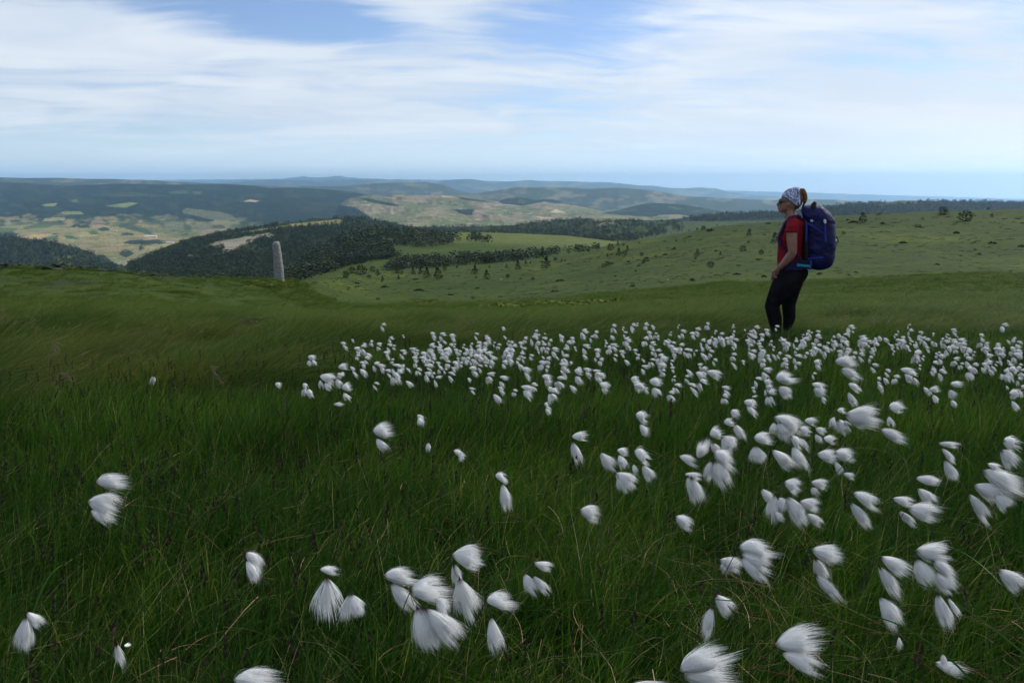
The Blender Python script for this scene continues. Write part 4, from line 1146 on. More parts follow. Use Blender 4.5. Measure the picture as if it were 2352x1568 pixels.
T_HI = [tuft_mesh('tuft', cr_, 640, True, .10 + .07 * (i % 3), (.10, .18, .30, .14, .24, .12)[i % 6], (0, .12, -.08)[i % 3]) for i in range(11)]
T_WISP = [tuft_mesh('wispy_tuft', cr_, 260, False, .25, .2, .15) for i in range(2)]
T_MD = [tuft_mesh('tuft', cr_, 150, True, .10 + .06 * (i % 3), (.12, .2, .30, .15)[i % 4], (0, .1, -.1)[i % 3]) for i in range(8)]
T_LO = [tuft_mesh('tuft', cr_, 50, True, .12, (.12, .22, .18)[i]) for i in range(3)]

def bract_mesh():
    V = []; F = []
    for j in range(5):
        a = j * 1.257; L_ = (1.0, .7, .85, .6, .75)[j]
        b0 = len(V)
        d = np.array([1, .28 * math.cos(a), .28 * math.sin(a)]); s_ = np.array([0, -math.sin(a), math.cos(a)])
        V += [np.array([-.35, 0, 0]), d * .25 * L_ + s_ * .10, d * L_ * .8, d * .25 * L_ - s_ * .10, d * .3 * L_ * 1.2 + np.array([0, .05 * math.cos(a), .05 * math.sin(a)])]
        F += [(b0, b0 + 1, b0 + 4), (b0 + 1, b0 + 2, b0 + 4), (b0 + 2, b0 + 3, b0 + 4), (b0 + 3, b0, b0 + 4)]
    return mesh_of('bract', V, F, m_bract, False)
BR = bract_mesh()

def frame(s, e, wdt, thick):
    """matrix that lays the unit tuft from s to e; it sags down and with the wind"""
    X_ = Vector(e) - Vector(s); L_ = X_.length; X_.normalize()
    sag = Vector((-.30, 0, 1.0))
    if X_.z < -.75: sag = Vector((-1.0, 0, .25))
    Zv = (sag - X_ * sag.dot(X_)).normalized()
    Yv = Zv.cross(X_)
    M = Matrix(((X_.x * L_, Yv.x * thick, Zv.x * wdt, s[0]), (X_.y * L_, Yv.y * thick, Zv.y * wdt, s[1]), (X_.z * L_, Yv.z * thick, Zv.z * wdt, s[2]), (0, 0, 0, 1)))
    return M
def stem_mesh(p0, p1, bow, r_, up):
    """tapered stalk from the ground to just below the tufts (relative to p0)"""
    V = []; F = []; T = []
    p0 = Vector(p0); p1 = Vector(p1); ns = 8
    c1 = p0 + Vector((bow * .2, 0, (p1.z - p0.z) * .6)); c2 = p1 + Vector((-.03, 0, -.06)) * up
    for i in range(ns + 1):
        t = i / ns
        p = p0 * (1 - t) ** 3 + c1 * 3 * t * (1 - t) ** 2 + c2 * 3 * t * t * (1 - t) + p1 * t ** 3
        rr = r_ * (1 - .35 * t)
        for q in range(4):
            a = q * math.pi / 2; V.append((p.x - p0.x + rr * math.cos(a), p.y - p0.y + rr * math.sin(a), p.z - p0.z)); T.append(t)
    for i in range(ns):
        for q in range(4): F.append((i * 4 + q, i * 4 + (q + 1) % 4, (i + 1) * 4 + (q + 1) % 4, (i + 1) * 4 + q))
    me = mesh_of('stem', V, F, m_stem); fattr(me, 'tip', T)
    return me
def depth_for(px, py, h):
    """forward distance at which the line of sight meets the layer h above the ground"""
    r_ = ray(px, py); Y_ = .5
    for i in range(600):
        t = Y_ / r_.y
        if CAMZ + r_.z * t <= float(ground(r_.x * t, Y_, False)) + h: break
        Y_ *= 1.012
    return Y_
def flower(tufts, label, hgt=.36, wisp=False, group=None, md=False):
    """tufts: (x0,y0,x1,y1,width) in picture units; every tuft is a part"""
    px, py = tufts[0][0], tufts[0][1]
    low = max(t[3] for t in tufts)
    Yd = depth_for(px, (py * .6 + low * .4), hgt)
    root = at(px, py, Yd)
    lean = cr_.uniform(.05, .16)
    gx, gy = root[0] - lean, Yd + cr_.normal(.03, .04)
    if (px < 60): gx = root[0] + .02
    gz = float(ground(gx, gy)) - .01
    o = empty('cottongrass', (gx, gy, gz))
    r_ = .0014
    link('stem', stem_mesh((gx, gy, gz), root, lean, r_, 1), o)
    for i, (x0, y0, x1, y1, w_) in enumerate(tufts):
        du = Yd * 1.05 / FPX
        s = at(x0, y0, Yd - .006 * i); e = at(x1, y1, Yd - .006 * i + cr_.normal(0, .012))
        W = w_ * du * 1.22
        L_ = np.linalg.norm(e - s)
        big = math.hypot(x1 - x0, y1 - y0) > 38
        lib = T_WISP if wisp and i == 0 else (T_HI if big else (T_MD if (w_ > 14) else T_LO))
        c = link('tuft', random.choice(lib), o)
        M = frame(s, e, W * cr_.uniform(.88, 1.1), W * .8) @ Matrix.Rotation(cr_.normal(0, .45), 4, 'X')
        M.translation -= Vector((gx, gy, gz))
        c.matrix_parent_inverse = Matrix.Identity(4); c.matrix_basis = M
        if big or w_ > 14:
            bq = link('bract', BR, o); ln = min(L_ * .34, .018)
            Mb = frame(s, e, ln * .9, ln * .9)
            Xd = Vector(e - s).normalized() * ln
            for r__ in range(3): Mb[r__][0] = Xd[r__]
            Mb.translation -= Vector((gx, gy, gz))
            bq.matrix_basis = Mb
            if i:                                     # short stalk joining this tuft to the first
                p = at(px, py, Yd); q = s
                if 0.004 < np.linalg.norm(p - q) < .05:
                    st_ = link('stalk', stem_mesh(p, q, 0, .0007, .1), o); st_.location = Vector(p) - Vector((gx, gy, gz))
    tag(o, label, 'cottongrass', group or 'cottongrass nearest to the camera')
    return o
ZL = lambda T: [(x0 * .5424, 718 + y0 * .5424, x1 * .5424, 718 + y1 * .5424, w_ * .5424) for x0, y0, x1, y1, w_ in T]
ZR = lambda T: [(1176 + x0 * .5424, 718 + y0 * .5424, 1176 + x1 * .5424, 718 + y1 * .5424, w_ * .5424) for x0, y0, x1, y1, w_ in T]
LEFT = [
 ('large three tuft cottongrass blown right, alone in the left half of the meadow', [(405, 720, 520, 690, 78), (368, 798, 515, 812, 95), (385, 835, 445, 875, 38)]),
 ('single tiny cottongrass in the dark grass at far left', [(652, 268, 636, 300, 22)]),
 ('two tuft cottongrass alone left of the messy long drooping one', [(1038, 1015, 1115, 1058, 62), (1043, 1045, 1095, 1136, 55)]),
 ('ragged cottongrass with untidy brown top and long drooping brush', [(1385, 1120, 1368, 1288, 100), (1352, 1085, 1430, 1090, 42)]),
 ('squat two lobed cottongrass just right of the ragged long one', [(1480, 1190, 1452, 1292, 48), (1490, 1190, 1516, 1280, 56)]),
 ('cottongrass with dark pointed root, left of the biggest round tuft', [(1622, 1115, 1758, 1092, 82), (1655, 1140, 1742, 1255, 62)]),
 ('biggest cottongrass of the lower left with round top and broad double skirt', [(1738, 1178, 1885, 1148, 135), (1845, 1210, 1910, 1262, 68), (1765, 1245, 1815, 1412, 95), (1790, 1245, 1868, 1428, 95), (1800, 1250, 1945, 1372, 105)]),
 ('tall cottongrass with windswept crest above one long brush', [(1910, 1025, 2055, 1035, 105), (1920, 1060, 1940, 1150, 42), (1945, 1120, 1988, 1292, 105)]),
 ('cottongrass with curled upper tuft and narrow lower brush by the picture middle', [(2058, 1220, 2160, 1198, 85), (2080, 1285, 2096, 1442, 72)]),
 ('drooping cottongrass near the lower left corner', [(112, 1265, 168, 1332, 52), (110, 1285, 92, 1438, 78)]),
 ('small shabby half spent cottongrass at lower left', [(492, 1395, 512, 1492, 34), (525, 1412, 556, 1398, 20)]),
 ('domed white cottongrass cut off by the lower edge left of centre', [(985, 1555, 1150, 1535, 112)]),
 ('lone two tuft cottongrass below the left flower crowd', [(1576, 505, 1656, 485, 62), (1595, 530, 1626, 586, 38)]),
 ('small hooked cottongrass right of the lone two tuft one', [(1765, 432, 1796, 450, 28), (1775, 440, 1784, 484, 28)]),
 ('faint narrow cottongrass half sunk in grass left of centre', [(1815, 548, 1806, 590, 22)]),
 ('small cottongrass leaning right, half sunk in grass', [(1918, 585, 1966, 594, 32), (1950, 590, 1960, 632, 22)]),
 ('cottongrass with small upper and long lower tuft just left of the picture middle', [(2095, 692, 2146, 688, 52), (2125, 720, 2152, 827, 52)]),
 ('leftmost two tuft cottongrass of the left flower crowd', [(1303, 185, 1332, 190, 26), (1308, 200, 1306, 230, 20), (1322, 200, 1333, 222, 18)]),
 ('cottongrass with two hanging tufts in front of the crowd left edge', [(1280, 300, 1306, 316, 26), (1285, 320, 1289, 356, 27), (1303, 320, 1318, 360, 28)]),
 ('broad three tuft cottongrass at the front left of the crowd', [(1352, 268, 1415, 276, 46), (1355, 285, 1360, 318, 27), (1375, 295, 1396, 336, 25)]),
 ('wispy cottongrass trailing low in front of the left crowd', [(1410, 388, 1452, 384, 15)]),
 ('cottongrass above the stacked pair at the crowd front', [(1430, 232, 1466, 222, 30), (1448, 250, 1455, 265, 14)]),
 ('stacked pair cottongrass at the crowd front', [(1428, 255, 1451, 278, 26), (1424, 278, 1438, 314, 30)]),
 ('cottongrass with flat upper tuft lowest of the left crowd', [(1445, 320, 1492, 306, 34), (1455, 338, 1470, 370, 25)]),
 ('little lone cottongrass left of the hanging pair', [(1165, 300, 1186, 306, 26)]),
]
RIGHT = [
 ('two tuft cottongrass alone in the middle of the meadow', [(250, 525, 312, 515, 46), (255, 545, 286, 628, 44)]),
 ('curved single brush cottongrass left of the fluffy topped one', [(372, 590, 430, 668, 46)]),
 ('cottongrass with small cap over one hanging tuft', [(442, 580, 500, 592, 38), (452, 600, 478, 652, 44)]),
 ('wide drooping cottongrass below the small capped one', [(435, 678, 522, 722, 60), (450, 690, 476, 756, 50)]),
 ('fluffy topped cottongrass with slim lower tufts', [(515, 592, 577, 595, 66), (515, 640, 518, 682, 26), (552, 642, 590, 716, 44)]),
 ('ball shaped lone cottongrass in dark grass, centre', [(285, 838, 372, 842, 68)]),
 ('cottongrass crossed by dry straw right of the ball shaped one', [(690, 862, 762, 900, 55)]),
 ('cottongrass with round top over a pointed brush, above the centre row', [(520, 432, 576, 440, 54), (540, 470, 577, 526, 38)]),
 ('cottongrass with one flat and one upright tuft', [(705, 606, 782, 632, 34), (785, 618, 826, 548, 46)]),
 ('dishevelled cottongrass with curled grey top and long tuft', [(728, 682, 800, 692, 32), (745, 690, 745, 762, 30), (760, 695, 786, 802, 60)]),
 ('upper round cottongrass behind the large fan shaped one', [(835, 520, 892, 492, 56), (850, 550, 870, 596, 40), (888, 525, 946, 575, 72)]),
 ('large fan shaped cottongrass with two spreading skirts', [(850, 592, 947, 622, 82), (845, 625, 834, 712, 40), (862, 625, 896, 732, 76)]),
 ('three tuft cottongrass above the large fan shaped one', [(895, 468, 946, 452, 42), (925, 412, 965, 435, 38), (945, 470, 966, 537, 36)]),
 ('cottongrass with stacked round upper and lower tufts', [(1022, 535, 1092, 520, 62), (1030, 562, 1042, 642, 72)]),
 ('cottongrass blown right on a long bent stem', [(1098, 580, 1188, 645, 58)]),
 ('cottongrass with long pleated skirt under a small cap', [(1180, 522, 1232, 560, 45), (1190, 562, 1226, 662, 58)]),
 ('crowded six tuft cottongrass, largest of the upper row', [(1105, 442, 1226, 468, 72), (1110, 462, 1104, 522, 40), (1132, 460, 1152, 542, 68), (1165, 470, 1208, 500, 52)]),
 ('neat small cottongrass right of the crowded one', [(1235, 456, 1287, 456, 36)]),
 ('cottongrass below the neat small one', [(1215, 490, 1270, 503, 42), (1215, 530, 1252, 566, 30)]),
 ('small pair cottongrass left of the round single one', [(1283, 490, 1331, 500, 34), (1285, 512, 1306, 552, 32)]),
 ('round single cottongrass right of the small pair', [(1318, 536, 1366, 530, 40)]),
 ('bundle of thin tufts left of the giant swept one', [(1375, 415, 1412, 410, 30), (1365, 440, 1352, 482, 30), (1380, 452, 1404, 512, 56)]),
 ('giant swept cottongrass like a hat, upper right', [(1406, 432, 1546, 436, 90), (1410, 455, 1420, 480, 30)]),
 ('cottongrass with three separate tufts one under another', [(1593, 400, 1658, 394, 56), (1595, 436, 1610, 482, 32), (1557, 497, 1650, 520, 52)]),
 ('cottongrass with two level wings and a trailing tail', [(1288, 600, 1372, 602, 52), (1365, 592, 1446, 602, 52), (1365, 625, 1402, 688, 32), (1400, 680, 1458, 696, 30)]),
 ('folded cottongrass right of the star shaped heap', [(1263, 718, 1342, 722, 44), (1265, 740, 1300, 766, 36)]),
 ('star shaped heap of cottongrass tufts', [(1150, 718, 1225, 732, 66), (1165, 775, 1228, 892, 66), (1125, 785, 1162, 820, 60), (1215, 800, 1298, 812, 52), (1245, 850, 1313, 892, 38)]),
 ('cottongrass leaning on the left side of the star shaped heap', [(1055, 745, 1102, 802, 42), (1112, 768, 1080, 866, 52), (1110, 840, 1152, 878, 36)]),
 ('two brush cottongrass spreading like open scissors', [(1440, 762, 1552, 805, 60), (1430, 800, 1502, 902, 50)]),
 ('small swept cottongrass left of the broad round one', [(1608, 785, 1696, 800, 42), (1635, 835, 1702, 892, 36)]),
 ('broad round cottongrass low at right', [(1672, 828, 1806, 848, 84)]),
 ('cottongrass with dark gap between cap and skirt', [(1706, 700, 1806, 712, 42), (1715, 742, 1792, 800, 48)]),
 ('bent over cottongrass on a long arching stem', [(1800, 552, 1896, 560, 26), (1815, 570, 1882, 630, 26), (1830, 620, 1882, 712, 46)]),
 ('tall ragged cottongrass near the right edge', [(2078, 540, 2146, 555, 66), (2070, 582, 2137, 632, 58)]),
 ('largest cottongrass at the right edge with long sweeping tufts', [(1988, 668, 2168, 742, 92), (2010, 640, 2062, 650, 32), (1950, 730, 2098, 772, 72), (1930, 765, 2027, 868, 46), (2040, 770, 2112, 822, 62)]),
 ('round headed cottongrass with three spreading lower tufts', [(1705, 1008, 1838, 1010, 92), (1710, 1040, 1762, 1152, 78), (1780, 1050, 1887, 1107, 62), (1790, 1100, 1852, 1175, 62)]),
 ('cottongrass with three loose brushes in a vertical row', [(1557, 1032, 1692, 1092, 58), (1553, 1070, 1632, 1197, 60), (1553, 1202, 1648, 1322, 78)]),
 ('ragged hanging cottongrass under the round headed one', [(1800, 1185, 1850, 1325, 66), (1840, 1200, 1892, 1282, 24)]),
 ('brush cottongrass cut by the right edge', [(2055, 1085, 2168, 1160, 78)]),
 ('cottongrass shaped like a wing on a dark upright stem', [(1265, 1002, 1398, 1030, 78), (1285, 1040, 1322, 1138, 60)]),
 ('sunken cottongrass beneath the wing shaped one', [(1285, 1110, 1386, 1200, 50)]),
 ('windswept three tuft cottongrass left of the wing shaped one', [(958, 998, 1092, 975, 88), (965, 1020, 1112, 1072, 82), (970, 1030, 1052, 1148, 50)]),
 ('half hidden cottongrass left of the windswept three tuft one', [(875, 1045, 980, 1072, 60), (880, 1060, 922, 1102, 40)]),
 ('two lobed cottongrass above the lowest big ones', [(862, 1192, 930, 1282, 62), (850, 1245, 800, 1368, 52)]),
 ('two tuft cottongrass right of the picture middle, low', [(90, 1058, 172, 1078, 48), (52, 1102, 90, 1192, 60), (85, 1110, 155, 1178, 36)]),
 ('big open cottongrass like two wings at the lower right', [(1110, 1412, 1302, 1345, 118), (1138, 1440, 1303, 1502, 80)]),
 ('biggest cottongrass at the bottom edge', [(710, 1520, 892, 1400, 112), (720, 1542, 918, 1512, 122)]),
 ('top of a cottongrass tuft just showing at the bottom edge', [(500, 1572, 640, 1562, 34)]),
 ('spent cottongrass sunk low in the grass right', [(1638, 1370, 1645, 1422, 24)]),
 ('spread out low cottongrass near the lower right corner', [(1785, 1482, 1910, 1508, 55), (1825, 1440, 1832, 1512, 34)]),
 ('folded cottongrass left in the middle row', [(368, 300, 412, 310, 36), (380, 316, 396, 342, 26)]),
 ('cottongrass on a bent straw stem, middle row', [(512, 310, 572, 305, 32), (560, 325, 578, 340, 16)]),
 ('cottongrass with flat cap and two hanging brushes', [(578, 290, 636, 292, 42), (595, 315, 622, 358, 40)]),
 ('small stacked cottongrass left of the folded one', [(150, 320, 176, 325, 22), (165, 340, 181, 368, 24)]),
 ('lowest small stacked cottongrass at the crowd gap', [(135, 385, 159, 388, 22), (142, 402, 156, 432, 22)]),
 ('stacked cottongrass in the crowd gap, upper', [(262, 245, 299, 248, 28), (270, 265, 286, 306, 30)]),
 ('long sideways cottongrass in the middle row', [(818, 248, 892, 264, 38), (775, 255, 817, 266, 32)]),
 ('large pale cottongrass with upright top and right hanging brush', [(1115, 285, 1185, 252, 62), (1125, 315, 1187, 352, 46)]),
 ('three tiered cottongrass leaning right below the hiker', [(1265, 302, 1332, 312, 36), (1275, 318, 1332, 350, 36), (1310, 355, 1329, 376, 20)]),
 ('cottongrass directly above the giant swept one', [(1420, 302, 1476, 316, 36), (1420, 335, 1462, 388, 36)]),
 ('big domed cottongrass in the crowd below the backpack', [(1365, 212, 1442, 190, 52), (1390, 240, 1467, 262, 42)]),
 ('cottongrass with beaked left end and two tufts', [(1740, 312, 1770, 350, 23), (1763, 326, 1817, 320, 30), (1780, 347, 1811, 382, 25)]),
 ('tall three tuft cottongrass right of the beaked one', [(1853, 302, 1909, 296, 32), (1850, 325, 1883, 362, 32), (1857, 370, 1883, 396, 22)]),
 ('cottongrass with two slanting tufts, upper right crowd', [(1640, 240, 1706, 242, 26), (1660, 258, 1707, 290, 26)]),
 ('cottongrass near the right edge with dark root', [(2105, 345, 2152, 330, 36), (2115, 370, 2136, 412, 26)]),
]
nflow = 0
for lab, T in LEFT:
    flower(ZL(T), lab, wisp='ragged' in lab or 'shabby' in lab or 'wispy' in lab); nflow += 1
for lab, T in RIGHT:
    flower(ZR(T), lab, hgt=.20 if ('sunk' in lab or 'low cotton' in lab or 'half hidden' in lab) else .36, wisp='spent' in lab or 'spread out' in lab); nflow += 1

# smaller flowers of the crowds behind: own stem, small tufts
Q4 = [(740,110),(905,185),(1125,170),(1198,175),(1275,188),(510,215),(422,245),(597,250),(655,235),(705,255),(580,275),(525,290),(800,215),(785,260),(835,270),(760,320),(885,310),(905,340),(960,290),(1005,305),(1050,325),(1095,385),(985,360),(1000,395),(545,345),(625,325),(610,360),(575,400),(680,420),(715,420),(500,430),(575,450),(515,470),(820,380),(825,420),(870,430),(900,430),(935,445),(770,460),(825,510),(860,480),(1020,450),(935,540),(1080,420),(1140,320),(1210,340),(1180,240),(1220,230),(1185,285),(1170,400),(1190,450),(1090,490),(1140,490),(1160,530),(1235,460),(1265,480),(1250,390),(1300,400),(1290,440),(1270,270),(1310,260),(1350,310),(1380,335),(1400,290),(1410,365),(1430,300),(1440,260),(1490,240),(1550,190),(1540,250),(1480,320),(1510,360),(1550,340),(1590,350),(1540,400),(1590,425),(1570,490),(1430,440),(1465,470),(1420,520),(1440,390),(1500,420),(1620,250),(1650,260),(1730,240),(1740,300),(1700,320),(1720,350),(1690,390),(1765,280),(1820,240),(1860,210),(1915,210),(1950,250),(1960,190),(2000,205),(2000,260),(2055,235),(2080,290),(2030,290),(1945,155),(1830,330),(1850,370),(1905,340),(1800,370),(1815,410),(1840,450),(1960,300),(2000,350),(2035,370),(2030,430),(1980,400),(2000,510),(2145,200),(2250,280),(2190,250),(2160,300),(2110,355),(2165,350),(2220,390),(2135,410),(2145,460),(2180,480),(2320,340),(2280,440),(2270,520),(1668,515),(1655,595),(1620,650),(1775,620),(1835,590),(1920,570),(2065,620),(2220,580),(2030,740),(1430,600),(680,570),(1690,120),(1700,190),(2310,160),(2120,525),(1330,365),(1230,300),(1110,330),(1360,400),(1310,300),(1600,380),(1480,280),(1460,350),(1080,480),(1520,310)]
Q5 = [(395,230),(493,210),(555,190),(640,200),(715,205),(665,285),(750,300),(1010,215),(1040,265),(1010,318),(1200,250),(1210,315),(1320,190),(1475,120),(1415,270),(1470,305),(1617,205),(1618,285),(1745,250),(1800,275),(1800,315),(1905,310),(2085,215),(1895,385),(1890,415),(1625,360),(1600,440),(1605,530),(1755,375),(1790,420),(2145,340),(2145,375),(2030,390),(2060,450),(2310,340),(2290,400),(2305,465),(1375,350),(1410,370),(1350,440),(1350,485),(1425,430),(1465,370),(1258,390),(1267,455),(1190,500),(1270,520),(1075,470),(1020,425),(1030,485),(950,480),(940,400),(890,350),(880,400),(905,440),(955,550),(930,600),(925,680),(800,650),(830,710),(760,500),(790,545),(815,580),(700,590),(610,580),(605,655),(510,480),(560,540),(700,400),(610,395),(630,355),(200,405),(430,400),(40,345),(80,480),(1100,690),(1400,600),(1710,600),(1600,620),(1780,500),(1825,495),(1910,510),(1980,540),(2050,525),(2110,525),(2190,540),(2170,590),(2205,640),(2290,560),(2310,640),(1940,600),(1950,690),(1225,640),(1265,690),(1230,745),(1245,840),(1090,770),(1120,860),(955,780),(970,870),(910,950),(1860,810),(1960,830),(1985,890),(2010,960),(1820,900),(1825,1000),(1490,890),(1510,990),(1740,1060)]
Q6 = [(85,260),(30,295),(35,335),(100,305),(175,260),(165,305),(120,390),(140,430),(105,465),(510,220),(550,250),(495,265),(630,310),(645,350),(655,385),(635,445),(345,330),(350,365),(440,330),(430,370),(485,370),(290,380),(250,410),(265,470),(330,440),(395,470),(490,450),(560,490),(630,495),(150,580),(140,710),(60,500),(780,340),(785,390),(825,310),(895,330),(930,380),(1000,300),(1010,350),(1140,200),(1150,260),(1140,310),(1275,275),(1280,330),(1310,355),(1385,365),(1325,430),(985,480),(760,470),(735,540),(760,605),(1080,380),(1110,400),(1160,360),(1200,395),(1230,360),(1540,310),(1520,360),(1560,340),(1660,310),(1670,350),(1700,390),(1610,390),(1480,400),(1580,430),(1760,430),(1750,470),(1700,430),(1640,440),(1210,490),(1290,520),(1230,545),(1260,620),(1465,515),(1475,570),(1500,620),(1465,690),(1620,550),(1750,540),(1690,600),(1770,660),(1820,610),(1400,585),(1380,660),(1900,360),(1910,440),(1960,390),(2070,400),(2080,450),(2090,500),(2180,350),(2240,340),(2285,370),(2270,415),(2220,440),(2320,470),(2125,190),(1885,297),(2100,570),(2185,560),(2190,610),(2140,680),(2200,660),(2060,580),(1960,590),(1980,655),(2010,620),(1920,605),(2310,610),(2280,655),(2325,670),(2290,770),(2320,840),(2240,900),(2240,1010),(2170,830),(820,755),(885,750),(820,815),(905,665),(1090,650),(1130,690),(1170,735),(1185,665),(990,735),(950,410),(1010,400),(1050,360),(1490,340),(1420,380),(1600,350),(2030,440),(2130,430),(1830,480),(2250,500)]
small = [((1150 + x / 1.96) * .5742, (1250 + y / 1.96) * .5742) for x, y in Q4] + [((2350 + x / 2.767) * .5742, (1230 + y / 2.767) * .5742) for x, y in Q5] + [((3200 + x / 2.625) * .5742, (1230 + y / 2.625) * .5742) for x, y in Q6]
for i in range(95):                                   # the thick of the crowds, flowers behind flowers
    c, sx_, sy_ = [((1010, 822), 75, 20), ((1260, 800), 110, 24), ((1930, 800), 90, 20), ((2230, 810), 90, 18), ((2080, 782), 120, 12), ((1560, 790), 90, 28), ((1700, 800), 90, 25)][i % 7]
    small.append((c[0] + cr_.normal() * sx_, c[1] + abs(cr_.normal()) * -sy_ * .6 + cr_.normal() * sy_ * .5))
small += [(cr_.uniform(1330, 1480), cr_.uniform(765, 890)) for i in range(16)]
small = [(x, y) for x, y in small if y > 742]
H_S = .33
info = []
for (px, py) in small:
    Yd = depth_for(px, py + 5, H_S)
    info.append((Yd, px, py))
info.sort()
NI = 300 - nflow
# shared small flower heads: stem and tufts cast together in six shapes
def band(px, py):
    if px < 1370: a_ = 'left crowd'
    elif px < 1700: a_ = 'crowd left of hiker'
    elif px < 1990: a_ = 'crowd below hiker'
    elif px < 2180: a_ = 'crowd right of hiker'
    else: a_ = 'right edge crowd'
    return a_
counts = {}
recs = []
for i, (Yd, px, py) in enumerate(info):
    recs.append((i < NI, Yd, px, py, band(px, py)))
RANGE = {'left crowd': (780, 1370), 'crowd left of hiker': (1370, 1700), 'crowd below hiker': (1700, 1990), 'crowd right of hiker': (1990, 2180), 'right edge crowd': (2180, 2352)}
cells = {}
for r_ in recs:
    if r_[0]:
        py_ = r_[3]
        row = 'front row' if py_ > 880 else 'second row' if py_ > 850 else 'third row' if py_ > 825 else 'fourth row' if py_ > 805 else 'fifth row' if py_ > 788 else 'sixth row' if py_ > 772 else 'hindmost row'
        lo_, hi_ = RANGE[r_[4]]; f_ = (r_[2] - lo_) / (hi_ - lo_)
        side = 'left end' if f_ < .2 else 'left part' if f_ < .4 else 'centre' if f_ < .6 else 'right part' if f_ < .8 else 'right end'
        cells.setdefault((r_[4], row, side), []).append(r_)
STM = []
def small_tufts(Yd, rng):
    k_ = rng.integers(0, 5); L_ = rng.uniform(.024, .060); W = L_ * rng.uniform(.48, .82)
    base_ = {0: [((0, 0), (1, -.12)), ((.05, -.35), (.45, -1.25))], 1: [((0, 0), (.9, .12)), ((.1, -.3), (.75, -1.0)), ((-.05, -.3), (.05, -1.2))],
             2: [((0, 0), (.75, -.65))], 3: [((0, 0), (1, -.1)), ((.25, -.3), (1.0, -.95))], 4: [((0, 0), (.3, -1.1)), ((.1, .15), (.9, .25))]}[int(k_)]
    return [(np.array([a[0], cr_.normal(0, .12), a[1]]) * L_, np.array([b_[0], cr_.normal(0, .25), b_[1]]) * L_, W * rng.uniform(.75, 1.1)) for a, b_ in base_]
def small_flower(Yd, px, py, label, group):
    root = at(px - 3, py - 3, Yd); lean = cr_.uniform(.02, .1)
    gx, gy = root[0] - lean, Yd; gz = float(ground(gx, gy)) - .01
    o = empty('cottongrass', (gx, gy, gz))
    link('stem', stem_mesh((gx, gy, gz), root, lean, .0016, 1), o)
    for s, e, W in small_tufts(Yd, cr_):
        c = link('tuft', random.choice(T_MD if Yd < 5 else T_LO), o)
        M = frame(root + s, root + e, W, W * .85); M.translation -= Vector((gx, gy, gz)); c.matrix_basis = M
    tag(o, label, 'cottongrass', group)
for (crowd, row, side), L_ in cells.items():
    L_.sort(key=lambda r_: r_[2])
    n_ = len(L_)
    nm = {1: ['the lone one'], 2: ['the left one', 'the right one'], 3: ['the left one', 'the middle one', 'the right one']}.get(n_) or ORD[:n_ - 1] + ['rightmost']
    for j, (_, Yd, px, py, _b) in enumerate(L_):
        lab = 'small white cottongrass, %s, %s of %s, %s' % (nm[min(j, len(nm) - 1)], side, row, crowd)
        small_flower(Yd, px, py, lab, 'cottongrass in the %s' % crowd)
# the farthest ones, past three hundred, as one mass
V = []; F = []; T = []; mi = []
def add_mesh(me, M):
    global V, F, T
    b0 = len(V); V.extend([M @ v.co for v in me.vertices]); F.extend([tuple(b0 + q for q in p.vertices) for p in me.polygons])
    T.extend([a.value for a in me.attributes['tip'].data])
VS = []; 
for far_, Yd, px, py, _b in recs:
    if far_: continue
    root = at(px - 3, py - 3, Yd); gx = root[0] - .05; gz = float(ground(gx, Yd)) - .01
    for s, e, W in small_tufts(Yd, cr_): add_mesh(random.choice(T_LO), frame(root + s, root + e, W, W * .85))
    n0 = len(F); sm = stem_mesh((gx, Yd, gz), root, .05, .0016, 1); add_mesh(sm, Matrix.Translation((gx, Yd, gz))); mi.append((n0, len(F)))
    bpy.data.meshes.remove(sm)
mid_ = np.zeros(len(F), int)
for a_, b_ in mi: mid_[a_:b_] = 1
me = mesh_of('far_cottongrass', V, F, [m_cotton, m_stem], True, mid_); fattr(me, 'tip', T); fattr(me, 'hue', cr_.random(len(V)))
tag(link('far_cottongrass', me), 'farthest and thickest part of the white cottongrass crowds', 'cottongrass', kind='stuff')

# ------------------------------------------------------------------ the hiker (local: +X forward, +Y her left, Z up), metres
U = 1 / 822.0
def hx(zx): return (470 - zx) * U
def hz(zy): return (1510 - zy) * U
def tube(bm, path, seg=16, cap=True):
    """path: (centre xyz, rx, ry): rx in the path plane, ry along Y-ish"""
    P_ = [Vector(p[0]) for p in path]; rings = []
    for i, p in enumerate(path):
        d = (P_[min(i + 1, len(P_) - 1)] - P_[max(i - 1, 0)]).normalized()
        yv = Vector((0, 1, 0)); yv = (yv - d * yv.dot(d))
        if yv.length < .2: yv = Vector((0, 0, 1)) - d * d.z
        yv.normalize(); xv = yv.cross(d)
        ring = []
        for q in range(seg):
            a = q / seg * 2 * math.pi
            ring.append(bm.verts.new(P_[i] + xv * (p[1] * math.cos(a)) + yv * (p[2] * math.sin(a))))
        rings.append(ring)
    for i in range(len(rings) - 1):
        for q in range(seg): bm.faces.new((rings[i][q], rings[i][(q + 1) % seg], rings[i + 1][(q + 1) % seg], rings[i + 1][q]))
    if cap:
        for r_, p, nb_ in ((rings[0], path[0], -1), (rings[-1], path[-1], 1)):
            i = 0 if nb_ < 0 else len(path) - 1; j = 1 if nb_ < 0 else len(path) - 2
            d = (P_[i] - P_[j]).normalized()
            c = bm.verts.new(P_[i] + d * min(p[1], p[2]) * .55)
            for q in range(seg):
                bm.faces.new((r_[(q + 1) % seg], r_[q], c) if nb_ < 0 else (r_[q], r_[(q + 1) % seg], c))
